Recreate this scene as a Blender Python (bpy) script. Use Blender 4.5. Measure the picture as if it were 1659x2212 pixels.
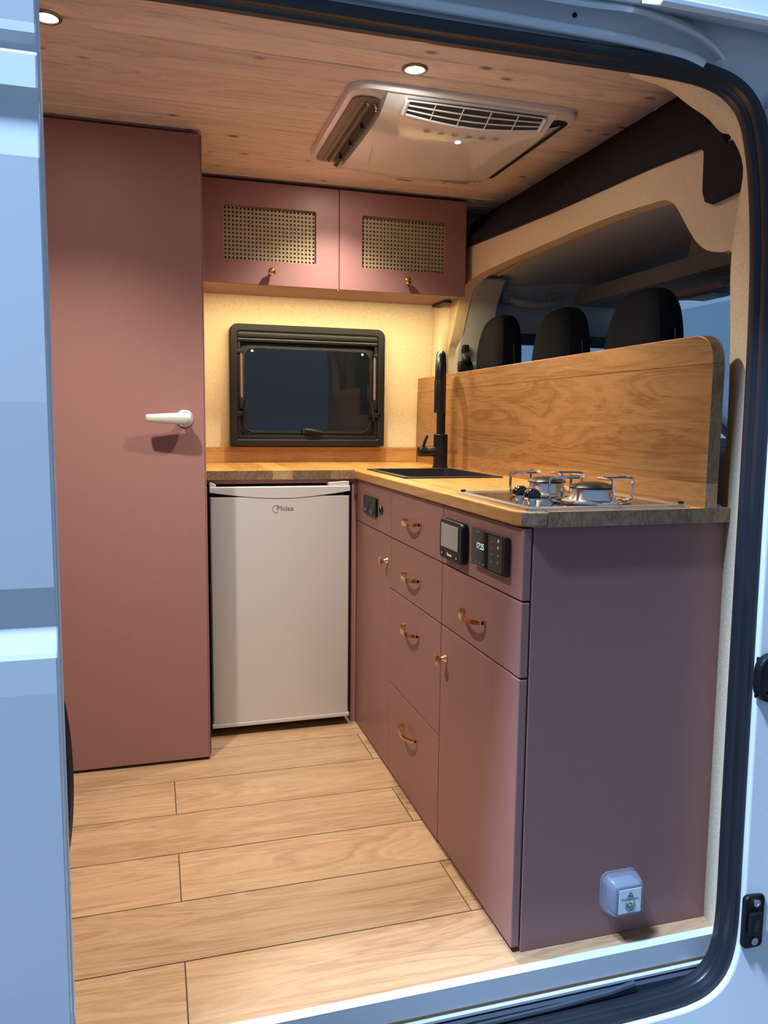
import bpy, bmesh, math, random
from mathutils import Vector, Matrix
random.seed(7)
PI = math.pi
for o in list(bpy.data.objects): bpy.data.objects.remove(o)
scn = bpy.context.scene
COL = scn.collection

# ---------------------------------------------------------------- camera
cam_d = bpy.data.cameras.new('camera'); cam = bpy.data.objects.new('camera', cam_d); COL.objects.link(cam)
cam_d.sensor_fit = 'HORIZONTAL'; cam_d.sensor_width = 36.0; cam_d.lens = 36.0*1685.58/1659.0
cam_d.clip_start = 0.02; cam_d.clip_end = 100
R_ = Vector((0.95958641, -0.28119243, 0.01116862)); U_ = Vector((0.0216234, 0.1132451, 0.99333175)); F_ = Vector((0.28058216, 0.95294615, -0.1147488))
m = Matrix((R_, U_, -F_)).transposed().to_4x4(); m.translation = Vector((-0.1849, -1.2871, 1.0799))
cam.matrix_world = m
scn.camera = cam
# ---------------------------------------------------------------- hall light (cool) : world + one high hall lamp direction
w = bpy.data.worlds.new('world'); scn.world = w; w.use_nodes = True
bg = w.node_tree.nodes['Background']; bg.inputs[0].default_value = (0.36, 0.60, 1.0, 1); bg.inputs[1].default_value = 0.47
sd = bpy.data.lights.new('hall_lamp', 'AREA'); sd.shape = 'DISK'; sd.size = 0.6; sd.energy = 1200.0; sd.color = (0.45, 0.66, 1.0)
so = bpy.data.objects.new('hall_lamp', sd); COL.objects.link(so); so.location = (-1.7, -.60, 5.5)
vs = scn.view_settings
vs.view_transform = 'Standard'; vs.look = 'None'; vs.exposure = 0.0; vs.gamma = 1.0; vs.use_curve_mapping = False
LAMP_W = 100.0; LAMP_COL = (1.0, 0.97, 0.87)
LED_W = 9.5; LED_COL = (1.0, 0.84, 0.46)

# ---------------------------------------------------------------- materials
MATS = {}
def _new(name):
    mt = bpy.data.materials.new(name); mt.use_nodes = True
    return mt, mt.node_tree, mt.node_tree.nodes['Principled BSDF']
def mat(name, col, rough=.5, metal=0, bump=0, bscale=200, var=0, vscale=30, coat=0, emit=None, estr=0, spec=.5):
    if name in MATS: return MATS[name]
    mt, nt, p = _new(name)
    p.inputs['Base Color'].default_value = (*col, 1); p.inputs['Roughness'].default_value = rough; p.inputs['Metallic'].default_value = metal
    p.inputs['Coat Weight'].default_value = coat; p.inputs['Coat Roughness'].default_value = .05
    p.inputs['Specular IOR Level'].default_value = spec
    tc = nt.nodes.new('ShaderNodeTexCoord')
    if var:
        n = nt.nodes.new('ShaderNodeTexNoise'); n.inputs['Scale'].default_value = vscale; n.inputs['Detail'].default_value = 5
        nt.links.new(tc.outputs['Object'], n.inputs['Vector'])
        r = nt.nodes.new('ShaderNodeValToRGB')
        r.color_ramp.elements[0].position = .3; r.color_ramp.elements[1].position = .7
        r.color_ramp.elements[0].color = (*[c*(1-var) for c in col], 1); r.color_ramp.elements[1].color = (*[min(1, c*(1+var)) for c in col], 1)
        nt.links.new(n.outputs['Fac'], r.inputs['Fac']); nt.links.new(r.outputs['Color'], p.inputs['Base Color'])
    if bump:
        n = nt.nodes.new('ShaderNodeTexNoise'); n.inputs['Scale'].default_value = bscale; n.inputs['Detail'].default_value = 3
        nt.links.new(tc.outputs['Object'], n.inputs['Vector'])
        b = nt.nodes.new('ShaderNodeBump'); b.inputs['Strength'].default_value = bump; b.inputs['Distance'].default_value = .002
        nt.links.new(n.outputs['Fac'], b.inputs['Height']); nt.links.new(b.outputs['Normal'], p.inputs['Normal'])
    if emit:
        p.inputs['Emission Color'].default_value = (*emit, 1); p.inputs['Emission Strength'].default_value = estr
    MATS[name] = mt; return mt
def wood(name, dark, mid, light, axis='X', stretch=14, size=1.6, knots=0.0, rough=.45, val=(.88, 1.1), kcol=(.12, .05, .02), kscale=5, coat=0, pores=.5, kaniso=.35):
    if name in MATS: return MATS[name]
    mt, nt, p = _new(name); N = nt.nodes.new; L = nt.links.new
    tc = N('ShaderNodeTexCoord'); oi = N('ShaderNodeObjectInfo')
    mul = N('ShaderNodeVectorMath'); mul.operation = 'SCALE'; mul.inputs[0].default_value = (13.7, 7.3, 5.1); L(oi.outputs['Random'], mul.inputs['Scale'])
    add = N('ShaderNodeVectorMath'); add.operation = 'ADD'; L(tc.outputs['Object'], add.inputs[0]); L(mul.outputs[0], add.inputs[1])
    def mapped(s_al, s_ac):
        mp = N('ShaderNodeMapping'); mp.vector_type = 'POINT'
        mp.inputs['Scale'].default_value = [s_al if 'XYZ'[i] == axis else s_ac for i in range(3)]
        L(add.outputs[0], mp.inputs['Vector']); return mp
    m1 = mapped(size, size*stretch*.45)
    n1 = N('ShaderNodeTexNoise'); n1.inputs['Scale'].default_value = 1.0; n1.inputs['Detail'].default_value = 7; n1.inputs['Roughness'].default_value = .6; n1.inputs['Distortion'].default_value = 1.1
    L(m1.outputs[0], n1.inputs['Vector'])
    m2 = mapped(size*6, size*stretch*11)
    n2 = N('ShaderNodeTexNoise'); n2.inputs['Scale'].default_value = 1.0; n2.inputs['Detail'].default_value = 4; n2.inputs['Roughness'].default_value = .7
    L(m2.outputs[0], n2.inputs['Vector'])
    # contour rings from the big noise give cathedral grain
    rg = N('ShaderNodeMath'); rg.operation = 'MULTIPLY'; rg.inputs[1].default_value = 9.0; L(n1.outputs['Fac'], rg.inputs[0])
    fr = N('ShaderNodeMath'); fr.operation = 'PINGPONG'; fr.inputs[1].default_value = .5; L(rg.outputs[0], fr.inputs[0])
    mx = N('ShaderNodeMath'); mx.operation = 'MULTIPLY_ADD'; mx.inputs[1].default_value = .55; L(fr.outputs[0], mx.inputs[0])
    hf = N('ShaderNodeMath'); hf.operation = 'MULTIPLY'; hf.inputs[1].default_value = pores; L(n2.outputs['Fac'], hf.inputs[0]); L(hf.outputs[0], mx.inputs[2])
    ad = N('ShaderNodeMath'); ad.operation = 'MULTIPLY_ADD'; ad.inputs[1].default_value = .55; L(n1.outputs['Fac'], ad.inputs[0]); L(mx.outputs[0], ad.inputs[2])
    cr = N('ShaderNodeValToRGB'); e = cr.color_ramp.elements
    e[0].position = .36; e[0].color = (*dark, 1); e[1].position = .86; e[1].color = (*light, 1)
    k = e.new(.60); k.color = (*mid, 1)
    L(ad.outputs[0], cr.inputs['Fac'])
    col = cr.outputs['Color']
    if knots:
        m3 = mapped(kscale*kaniso, kscale)
        vo = N('ShaderNodeTexVoronoi'); vo.inputs['Scale'].default_value = 1.0; L(m3.outputs[0], vo.inputs['Vector'])
        cr2 = N('ShaderNodeValToRGB'); cr2.color_ramp.elements[0].position = knots*.35; cr2.color_ramp.elements[0].color = (1, 1, 1, 1)
        cr2.color_ramp.elements[1].position = knots; cr2.color_ramp.elements[1].color = (0, 0, 0, 1)
        L(vo.outputs['Distance'], cr2.inputs['Fac'])
        mk = N('ShaderNodeMix'); mk.data_type = 'RGBA'; mk.inputs['B'].default_value = (*kcol, 1)
        ms = N('ShaderNodeMath'); ms.operation = 'MULTIPLY'; ms.inputs[1].default_value = .8; L(cr2.outputs['Color'], ms.inputs[0])
        L(ms.outputs[0], mk.inputs['Factor']); L(col, mk.inputs['A']); col = mk.outputs['Result']
    hs = N('ShaderNodeHueSaturation'); mr = N('ShaderNodeMapRange'); mr.inputs['To Min'].default_value = val[0]; mr.inputs['To Max'].default_value = val[1]
    L(oi.outputs['Random'], mr.inputs['Value']); L(mr.outputs[0], hs.inputs['Value']); L(col, hs.inputs['Color'])
    L(hs.outputs['Color'], p.inputs['Base Color'])
    p.inputs['Roughness'].default_value = rough; p.inputs['Coat Weight'].default_value = coat; p.inputs['Coat Roughness'].default_value = .25
    b = N('ShaderNodeBump'); b.inputs['Strength'].default_value = .12; b.inputs['Distance'].default_value = .001; L(n2.outputs['Fac'], b.inputs['Height']); L(b.outputs['Normal'], p.inputs['Normal'])
    MATS[name] = mt; return mt
def glass_thin(name, tint=(1, 1, 1), gl=.08, rough=.02):
    if name in MATS: return MATS[name]
    mt = bpy.data.materials.new(name); mt.use_nodes = True; nt = mt.node_tree; nt.nodes.clear()
    out = nt.nodes.new('ShaderNodeOutputMaterial'); tr = nt.nodes.new('ShaderNodeBsdfTransparent'); g = nt.nodes.new('ShaderNodeBsdfGlossy')
    tr.inputs[0].default_value = (*tint, 1); g.inputs['Roughness'].default_value = rough
    lw = nt.nodes.new('ShaderNodeLayerWeight'); pw = nt.nodes.new('ShaderNodeMath'); pw.operation = 'POWER'; pw.inputs[1].default_value = 4; nt.links.new(lw.outputs['Facing'], pw.inputs[0])
    mm = nt.nodes.new('ShaderNodeMath'); mm.operation = 'MULTIPLY_ADD'; mm.inputs[1].default_value = .5; mm.inputs[2].default_value = gl; nt.links.new(pw.outputs[0], mm.inputs[0])
    mx = nt.nodes.new('ShaderNodeMixShader'); nt.links.new(mm.outputs[0], mx.inputs[0]); nt.links.new(tr.outputs[0], mx.inputs[1]); nt.links.new(g.outputs[0], mx.inputs[2])
    nt.links.new(mx.outputs[0], out.inputs[0]); MATS[name] = mt; return mt

PAINT = mat('rose_cabinet_paint', (.288, .138, .120), .45, bump=.05, bscale=900, var=.02, vscale=60, spec=.25)
EDGE = PAINT
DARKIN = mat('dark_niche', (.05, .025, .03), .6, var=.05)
OAK_FLOOR = wood('oak_floor', (.235, .125, .062), (.345, .20, .105), (.42, .26, .145), 'X', 20, 1.1, knots=.10, rough=.30, kcol=(.26, .13, .06), kscale=3.2, val=(.92, 1.08), coat=.15)
OAK_Y = wood('oak_worktop', (.27, .115, .028), (.43, .205, .050), (.52, .27, .075), 'Y', 18, 1.4, knots=.05, rough=.33, kcol=(.15, .06, .02), kscale=4, val=(.8, 1.12), coat=.15)
OAK_BACK = wood('oak_splashback', (.13, .048, .014), (.25, .108, .033), (.32, .155, .052), 'Y', 20, 1.2, knots=.07, rough=.38, kcol=(.13, .05, .02), kscale=4.2, val=(.86, 1.1), coat=.1)
OAK_END = wood('oak_end_grain', (.12, .065, .033), (.24, .135, .068), (.34, .21, .11), 'Z', 3, 9, rough=.5, val=(.55, 1.35))
OAK_X = wood('oak_upstand', (.30, .135, .036), (.44, .22, .062), (.52, .28, .09), 'X', 18, 1.8, knots=.05, rough=.4, kcol=(.13, .05, .02), kscale=4.2)
PINE = wood('pine_ceiling', (.62, .46, .37), (.83, .66, .56), (.88, .72, .62), 'X', 22, 1.2, knots=.15, rough=.5, kcol=(.10, .04, .022), kscale=13, kaniso=.5, val=(.93, 1.07), pores=.35)
FELT = mat('beige_felt', (.72, .58, .40), .95, bump=.55, bscale=420, var=.10, vscale=160, spec=.1)
SUEDE = mat('beige_suede', (.62, .47, .31), .95, bump=.15, bscale=700, var=.04, vscale=90, spec=.1)
BLACKFELT = mat('dark_header_felt', (.020, .017, .022), .9, bump=.1, bscale=600, var=.1, spec=.15)
WHITE = mat('white_body_paint', (.74, .76, .78), .16, coat=.5, var=.01, vscale=3)
RUBBER = mat('black_rubber', (.012, .014, .02), .38, bump=.08, bscale=300)
BLACKP = mat('black_plastic', (.006, .006, .007), .45, bump=.05, bscale=500, spec=.35)
BLACKM = mat('matt_black_metal', (.005, .005, .006), .34, spec=.4)
BLACKS = mat('black_composite', (.008, .008, .009), .5, bump=.08, bscale=900)
GLOSSB = mat('glossy_black', (.008, .008, .010), .06, coat=.6)
ALU = mat('aluminium', (.70, .73, .76), .38, metal=.30, bump=.03, bscale=400)
CHROME = mat('chrome', (.82, .82, .82), .10, metal=1.0, var=.02)
STEEL = mat('stainless', (.74, .72, .69), .30, metal=1.0, var=.03)
BRASS = mat('brass', (.80, .53, .22), .16, metal=1.0, var=.03)
SATIN = mat('satin_nickel', (.74, .70, .63), .38, metal=.55, var=.02)
FRIDGE = mat('silver_fridge', (.60, .54, .49), .42, metal=.25, bump=.02, bscale=800)
FRIDGE_D = mat('fridge_side_dark', (.03, .03, .03), .5, var=.02)
ACW = mat('white_gloss_plastic', (.80, .76, .74), .10, coat=.5, var=.01)
ACG = mat('dark_vent', (.035, .035, .04), .6, bump=.3, bscale=500)
ACL = mat('louver_taupe', (.20, .15, .12), .35, var=.04)
CANE = mat('cane_rattan', (.46, .33, .18), .6, bump=.1, bscale=400, var=.12, vscale=60)
CANE_BACK = mat('cane_backing', (.10, .058, .045), .9, var=.06)
GREYCAB = mat('grey_cab_trim', (.36, .355, .35), .75, bump=.1, bscale=400, var=.03)
GREYL = mat('grey_headliner', (.50, .49, .48), .9, bump=.12, bscale=500, var=.04)
TANL = mat('tan_joint_strip', (.42, .30, .19), .8, var=.04)
SEAT = mat('charcoal_seat_fabric', (.0065, .0065, .009), .9, bump=.4, bscale=900, var=.12, vscale=300, spec=.12)
SEATB = mat('black_seat_back', (.012, .012, .016), .7, bump=.15, bscale=500)
PLAST_D = mat('dark_step_plastic', (.035, .045, .06), .5, bump=.15, bscale=250, var=.05)
WHITEP = mat('white_print', (.8, .8, .8), .5, var=.01)
GREYP = mat('grey_print', (.13, .13, .13), .5, var=.01)
SCREEN = mat('grey_screen', (.24, .22, .20), .12, coat=.3, var=.01)
LEDW = mat('screen_digits', (.5, .6, .7), .4, emit=(.55, .75, 1.0), estr=.6)
LEDB = mat('power_led', (.6, .6, 1), .4, emit=(.55, .55, 1.0), estr=4.0)
GREEN = mat('green_button', (.10, .30, .04), .3, emit=(.2, .6, .05), estr=.12)
LABELW = mat('alarm_label', (.72, .80, .84), .35, var=.01)
YELLOW = mat('yellow_sticker', (.55, .42, .12), .5, var=.02)
def milky(name, col, a):
    mt, nt, p = _new(name); p.inputs['Base Color'].default_value = (*col, 1); p.inputs['Roughness'].default_value = .12; p.inputs['Coat Weight'].default_value = .5
    tr = nt.nodes.new('ShaderNodeBsdfTransparent'); mx = nt.nodes.new('ShaderNodeMixShader'); mx.inputs[0].default_value = a
    out = [n for n in nt.nodes if n.type == 'OUTPUT_MATERIAL'][0]
    nt.links.new(tr.outputs[0], mx.inputs[1]); nt.links.new(p.outputs[0], mx.inputs[2]); nt.links.new(mx.outputs[0], out.inputs[0]); return mt
CLEAR = milky('clear_plastic', (.36, .38, .46), .34)
GLASS = glass_thin('cab_glass', (.78, .86, .90), .02)
PANE = mat('dark_acrylic', (.006, .008, .012), .035, spec=.6, coat=.25)
LENS = mat('lamp_lens', (1, .95, .85), .3, emit=(1.0, .88, .68), estr=14)
GROUND = mat('hall_floor', (.13, .135, .14), .4, var=.05, vscale=2)

# ---------------------------------------------------------------- mesh helpers
def BM(): return bmesh.new()
def box(bm, x0, x1, y0, y1, z0, z1):
    v = [bm.verts.new(p) for p in ((x0, y0, z0), (x1, y0, z0), (x1, y1, z0), (x0, y1, z0), (x0, y0, z1), (x1, y0, z1), (x1, y1, z1), (x0, y1, z1))]
    for f in ((0, 3, 2, 1), (4, 5, 6, 7), (0, 1, 5, 4), (1, 2, 6, 5), (2, 3, 7, 6), (3, 0, 4, 7)): bm.faces.new([v[i] for i in f])
    return bm
def rbox(bm, x0, x1, y0, y1, z0, z1, r=.004, seg=2):
    t = BM(); box(t, x0, x1, y0, y1, z0, z1)
    bmesh.ops.bevel(t, geom=t.edges[:], offset=r, segments=seg, affect='EDGES', profile=.6)
    me = bpy.data.meshes.new('tmp'); t.to_mesh(me); t.free(); bm.from_mesh(me); bpy.data.meshes.remove(me); return bm
def prism(bm, pts, axis, a0, a1):
    """pts 2D polygon; axis x:(y,z) y:(x,z) z:(x,y)"""
    def mk(p, a): return {'x': (a, p[0], p[1]), 'y': (p[0], a, p[1]), 'z': (p[0], p[1], a)}[axis]
    lo = [bm.verts.new(mk(p, a0)) for p in pts]; hi = [bm.verts.new(mk(p, a1)) for p in pts]
    n = len(pts)
    bm.faces.new(lo[::-1]); bm.faces.new(hi)
    for i in range(n): bm.faces.new((lo[i], lo[(i+1) % n], hi[(i+1) % n], hi[i]))
    return bm
def rrect(x0, x1, y0, y1, r, n=5):
    out = []
    for cx, cy, a in ((x1-r, y1-r, 0), (x0+r, y1-r, PI/2), (x0+r, y0+r, PI), (x1-r, y0+r, 1.5*PI)):
        for i in range(n+1):
            t = a+PI/2*i/n; out.append((cx+r*math.cos(t), cy+r*math.sin(t)))
    return out
def frames(path, closed=False):
    P = [Vector(p) for p in path]; n = len(P); T = []
    for i in range(n):
        a = P[(i-1) % n] if (closed or i > 0) else P[i]; b = P[(i+1) % n] if (closed or i < n-1) else P[i]
        T.append((b-a).normalized())
    up = Vector((0, 0, 1)) if abs(T[0].z) < .9 else Vector((1, 0, 0))
    N = [(up-T[0]*up.dot(T[0])).normalized()]
    for i in range(1, n):
        q = T[i-1].rotation_difference(T[i]); N.append((q @ N[-1]).normalized())
    return P, T, N
def tube(bm, path, r, seg=10, closed=False, sx=1.0):
    P, T, N = frames(path, closed); rs = r if isinstance(r, (list, tuple)) else [r]*len(P); rings = []
    for p, t, nn, rr in zip(P, T, N, rs):
        b = t.cross(nn)
        rings.append([bm.verts.new(p+nn*math.cos(2*PI*k/seg)*rr+b*math.sin(2*PI*k/seg)*rr*sx) for k in range(seg)])
    m_ = len(rings)
    for i in range(m_ if closed else m_-1):
        A = rings[i]; B = rings[(i+1) % m_]
        for k in range(seg): bm.faces.new((A[k], A[(k+1) % seg], B[(k+1) % seg], B[k]))
    if not closed: bm.faces.new(rings[0][::-1]); bm.faces.new(rings[-1])
    return bm
def lathe(bm, prof, c, axis='z', seg=24, flip=False):
    """prof (r,h) along +axis from c"""
    c = Vector(c); ax = {'x': Vector((1, 0, 0)), '-x': Vector((-1, 0, 0)), 'y': Vector((0, 1, 0)), '-y': Vector((0, -1, 0)), 'z': Vector((0, 0, 1)), '-z': Vector((0, 0, -1))}[axis]
    a = ax.orthogonal().normalized(); b = ax.cross(a); rings = []
    for r, h in prof:
        if r < 1e-6: rings.append([bm.verts.new(c+ax*h)])
        else: rings.append([bm.verts.new(c+ax*h+(a*math.cos(2*PI*k/seg)+b*math.sin(2*PI*k/seg))*r) for k in range(seg)])
    for A, B in zip(rings, rings[1:]):
        for k in range(seg):
            k2 = (k+1) % seg
            if len(A) == 1 and len(B) == 1: continue
            if len(A) == 1: bm.faces.new((A[0], B[k2], B[k]))
            elif len(B) == 1: bm.faces.new((A[k], A[k2], B[0]))
            else: bm.faces.new((A[k], A[k2], B[k2], B[k]))
    if len(rings[0]) > 1: bm.faces.new(rings[0][::-1])
    if len(rings[-1]) > 1: bm.faces.new(rings[-1])
    return bm
def loft(bm, rings, cap=True, closed=True):
    V = [[bm.verts.new(p) for p in r] for r in rings]; n = len(V[0])
    for A, B in zip(V, V[1:]):
        for k in range(n if closed else n-1): bm.faces.new((A[k], A[(k+1) % n], B[(k+1) % n], B[k]))
    if cap: bm.faces.new(V[0][::-1]); bm.faces.new(V[-1])
    return bm
def ribbon(bm, A, B, thick=None):
    """quad strip between two polylines"""
    a = [bm.verts.new(p) for p in A]; b = [bm.verts.new(p) for p in B]
    for i in range(len(a)-1): bm.faces.new((a[i], a[i+1], b[i+1], b[i]))
    return bm
def obj(name, bm, mt, parent=None, smooth=False, bevel=0, sub=0, solid=0, kind=None, bseg=2, off=0.0):
    bmesh.ops.recalc_face_normals(bm, faces=bm.faces[:])
    me = bpy.data.meshes.new(name); bm.to_mesh(me); bm.free()
    o = bpy.data.objects.new(name, me); COL.objects.link(o)
    me.materials.append(mt)
    if smooth:
        for p in me.polygons: p.use_smooth = True
        if hasattr(me, 'set_sharp_from_angle'): me.set_sharp_from_angle(angle=math.radians(38))
    if solid:
        s = o.modifiers.new('solid', 'SOLIDIFY'); s.thickness = solid; s.offset = off
    if bevel:
        b = o.modifiers.new('bevel', 'BEVEL'); b.width = bevel; b.segments = bseg; b.limit_method = 'ANGLE'; b.angle_limit = math.radians(40)
    if sub:
        s = o.modifiers.new('sub', 'SUBSURF'); s.levels = sub; s.render_levels = sub
    if parent is not None: adopt(o, parent)
    if kind: o['kind'] = kind
    return o
def wloc(o):
    v = Vector((0, 0, 0))
    while o is not None: v += o.location; o = o.parent
    return v
def adopt(o, parent):
    L0 = wloc(o); o.parent = parent; o.location = L0-wloc(parent)
def thing(name, label, cat, loc=(0, 0, 0), group=None):
    o = bpy.data.objects.new(name, None); COL.objects.link(o); o.location = loc; o.empty_display_size = .05
    o['label'] = label; o['category'] = cat
    if group: o['group'] = group
    return o
def tag(o, label, cat, group=None):
    o['label'] = label; o['category'] = cat
    if group: o['group'] = group
    return o
def struct(o, label=None):
    o['kind'] = 'structure'
    if label: o['label'] = label
    return o
def text(name, body, size, org, right, up, mt, parent, ext=.0003, align='CENTER'):
    c = bpy.data.curves.new(name, 'FONT'); c.body = body; c.size = size; c.extrude = ext; c.align_x = align; c.align_y = 'CENTER'; c.resolution_u = 3
    t = bpy.data.objects.new(name+'_tmp', c); COL.objects.link(t)
    bpy.context.view_layer.update()
    me = bpy.data.meshes.new_from_object(t.evaluated_get(bpy.context.evaluated_depsgraph_get()))
    bpy.data.objects.remove(t)
    r = Vector(right).normalized(); u = Vector(up).normalized(); n = r.cross(u)
    M = Matrix((r, u, n)).transposed().to_4x4(); M.translation = Vector(org)
    me.transform(M); me.materials.clear(); me.materials.append(mt)
    o = bpy.data.objects.new(name, me); COL.objects.link(o); adopt(o, parent); return o

# ================================================================ key dimensions (metres, x to the cab, y across the van, z up)
XD = .4927; ZT = .9125; TT = .030; ZU = ZT-TT
YA, Y1, Y2, Y3 = 1.351, .934, .498, .0606
R1, R2, R3 = .7345, .580, .2882
ZC = 1.9214
def ywall(z): return 1.893-.045*(z-.9125)

# ================================================================ SETTING
# hall floor outside
struct(obj('floor_hall', box(BM(), -12, 14, -12, 14, -.62, -.60), GROUND), 'grey hall floor outside the van')
# --- van floor with individual laminate planks
fl = struct(obj('floor', box(BM(), -2.2, 1.0, .024, 1.9, -.02, -.0016), mat('joint_brown', (.05, .025, .012), .8, var=.05)), 'oak laminate floor of the van')
ys = [.024, .2145, .419, .623, .827, 1.031, 1.238, 1.442, 1.646, 1.85]
for i in range(len(ys)-1):
    j = -.1485 if i % 2 == 0 else .471
    xs = [-2.2, -1.46 if i % 2 == 0 else -.84, j, 1.0]
    for a, b in zip(xs, xs[1:]):
        g = .0014
        obj('plank', box(BM(), a+g, b-g, ys[i]+g, ys[i+1]-g, -.0016, 0), OAK_FLOOR, fl)
# --- ceiling with tongue and groove boards
ce = struct(obj('ceiling', box(BM(), -2.2, 1.13, -.03, 1.9, ZC+.012, ZC+.05), mat('ceiling_core', (.2, .12, .07), .8, var=.05)), 'knotty pine boarded ceiling')
y = -.02; k = 0
while y < 1.88:
    y2 = min(y+.0925, 1.895)
    t = BM()
    prism(t, [(y+.0006, ZC+.005), (y+.0045, ZC), (y2-.0045, ZC), (y2-.0006, ZC+.005), (y2-.0006, ZC+.014), (y+.0006, ZC+.014)], 'x', -2.2, 1.128)
    obj('board', t, PINE, ce); y = y2; k += 1
# --- far wall
t = BM(); prism(t, [(ywall(-.02), -.02), (ywall(1.97), 1.97), (1.97, 1.97), (1.97, -.02)], 'x', -2.2, 1.21)
struct(obj('wall_far', t, FELT), 'beige felt covered far wall of the van')
struct(obj('wall_rear', box(BM(), -2.24, -2.2, -.05, 1.95, -.02, 1.97), SUEDE), 'beige lined rear of the van')
struct(obj('wall_near', box(BM(), -2.2, -.52, -.035, .01, -.02, 1.97), SUEDE), 'beige lining of the door side wall')
# --- door aperture loop
AP = [(-.20, 1.692), (.053, 1.692), (.26, 1.692), (.485, 1.694), (.58, 1.695), (.664, 1.696), (.717, 1.695), (.772, 1.692), (.813, 1.684), (.842, 1.670), (.864, 1.649), (.879, 1.618), (.896, 1.546), (.907, 1.463), (.915, 1.361), (.919, 1.231),
      (.921, 1.098), (.923, .78), (.928, .24), (.931, .087), (.928, .02), (.917, -.027), (.893, -.058), (.856, -.076), (.78, -.084), (.5, -.086), (0, -.086), (-.3, -.086), (-.37, -.07), (-.41, -.03), (-.42, .05), (-.42, .8), (-.42, 1.5), (-.40, 1.6), (-.36, 1.66), (-.29, 1.687)]
def offset(P, d):
    out = []; n = len(P)
    for i in range(n):
        a = Vector(P[i-1]); b = Vector(P[(i+1) % n]); tt = (b-a).normalized(); out.append((P[i][0]-tt.y*d*1, P[i][1]+tt.x*d*1))
    return out
def smooth_loop(P, it=2):
    for _ in range(it):
        Q = []
        for i in range(len(P)):
            a, b = Vector(P[i]), Vector(P[(i+1) % len(P)])
            Q += [tuple(a*.75+b*.25), tuple(a*.25+b*.75)]
        P = Q
    return P
AS = smooth_loop(AP, 2)
def sweep_loop(bm, loop, prof):
    rings = []
    offs = {}
    for (n_, y_) in prof:
        if n_ not in offs: offs[n_] = offset(loop, n_)
    for i in range(len(loop)):
        rings.append([bm.verts.new((offs[n_][i][0], y_, offs[n_][i][1])) for n_, y_ in prof])
    m_ = len(rings); q = len(prof)
    for i in range(m_):
        A, B = rings[i], rings[(i+1) % m_]
        for k in range(q): bm.faces.new((A[k], A[(k+1) % q], B[(k+1) % q], B[k]))
    return bm
seal = [(.000, -.010), (-.003, -.018), (-.002, -.027), (.003, -.031), (.004, -.034), (.001, -.040), (.002, -.050), (.008, -.056), (.016, -.056), (.021, -.050), (.021, -.010)]
sl = obj('door_seal', sweep_loop(BM(), AS, seal), RUBBER, smooth=True)
tag(sl, 'black rubber weather seal looping around the door opening', 'seal')
# --- painted body around the opening (recessed back panel above, pillar and sill skins in front)
def body_ring(i_ok, y0, y1, outer, inset=.015, tilt=0.0):
    bm = BM(); L0 = offset(AS, inset); n = len(AS); c = Vector((.27, .8))
    def rim(p):
        d = Vector(p)-c; s = 1e9
        x0, x1, z0, z1 = outer
        if d.x > 1e-6: s = min(s, (x1-c.x)/d.x)
        if d.x < -1e-6: s = min(s, (x0-c.x)/d.x)
        if d.y > 1e-6: s = min(s, (z1-c.y)/d.y)
        if d.y < -1e-6: s = min(s, (z0-c.y)/d.y)
        return c+d*s
    for i in range(n):
        j = (i+1) % n
        if not (i_ok(L0[i]) and i_ok(L0[j])): continue
        a, b = L0[i], L0[j]; ra, rb = rim(a), rim(b)
        v = [bm.verts.new((p[0], yy-(tilt*(Vector(p)-Vector(q)).length if yy == y0 else 0), p[1])) for yy in (y0, y1) for p, q in ((a, a), (b, b), (rb, b), (ra, a))]
        for f in ((0, 1, 2, 3), (7, 6, 5, 4), (0, 4, 5, 1), (2, 6, 7, 3)): bm.faces.new([v[q] for q in f])
    bmesh.ops.remove_doubles(bm, verts=bm.verts[:], dist=1e-5)
    return bm
struct(obj('trim_1', body_ring(lambda p: True, -.042, -.012, (-.56, 1.10, -.30, 1.98)), WHITE), 'white painted inner body frame of the door opening')
struct(obj('trim_2', body_ring(lambda p: p[1] < 1.655 and p[0] > -.3, -.066, -.044, (-.50, 1.22, -.30, 1.69), .021, .13), WHITE, bevel=.004), 'white painted pillar and sill beside the door opening')
# roller rail channel above the opening
def poly_xyz(P, y): return [(p[0], y, p[1]) for p in P]
def densify(P, n=4):
    out = []
    for i in range(len(P)-1):
        p0 = Vector(P[max(i-1, 0)]); p1 = Vector(P[i]); p2 = Vector(P[i+1]); p3 = Vector(P[min(i+2, len(P)-1)])
        for k in range(n):
            t_ = k/n
            out.append(tuple(.5*((2*p1)+(-p0+p2)*t_+(2*p0-5*p1+4*p2-p3)*t_*t_+(-p0+3*p1-3*p2+p3)*t_**3)))
    out.append(tuple(P[-1])); return out
rl = struct(obj('trim_3', tube(BM(), poly_xyz(densify([(-.5, 1.730), (0, 1.730), (.459, 1.729), (.604, 1.727), (.68, 1.722), (.72, 1.717), (.752, 1.709)]), -.052), .009, 10), WHITE, smooth=True), 'white roller rail above the sliding door opening')
R2A = densify([(-.5, 1.752), (0, 1.752), (.449, 1.753), (.592, 1.758), (.654, 1.751), (.715, 1.739), (.752, 1.724), (.778, 1.706)])
R2B = [(p[0]+.010, p[1]+.016) for p in R2A]
t = BM(); prof = []
loft(t, [[(a[0], -.077, a[1]), (a[0], -.077, a[1]+.008), (b[0], -.060, b[1]+.010), (b[0], -.040, b[1]+.010), (b[0], -.040, b[1]), (b[0], -.055, b[1])] for a, b in zip(R2A, R2B)])
struct(obj('trim_4', t, WHITE, smooth=True), 'curved white channel lip of the door rail')
t = BM()
lathe(t, [(.004, 0), (.004, .002), (0, .002)], (.503, -.0425, 1.757), '-y', 12)
obj('drain_slot', t, BLACKP, rl)
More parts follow.
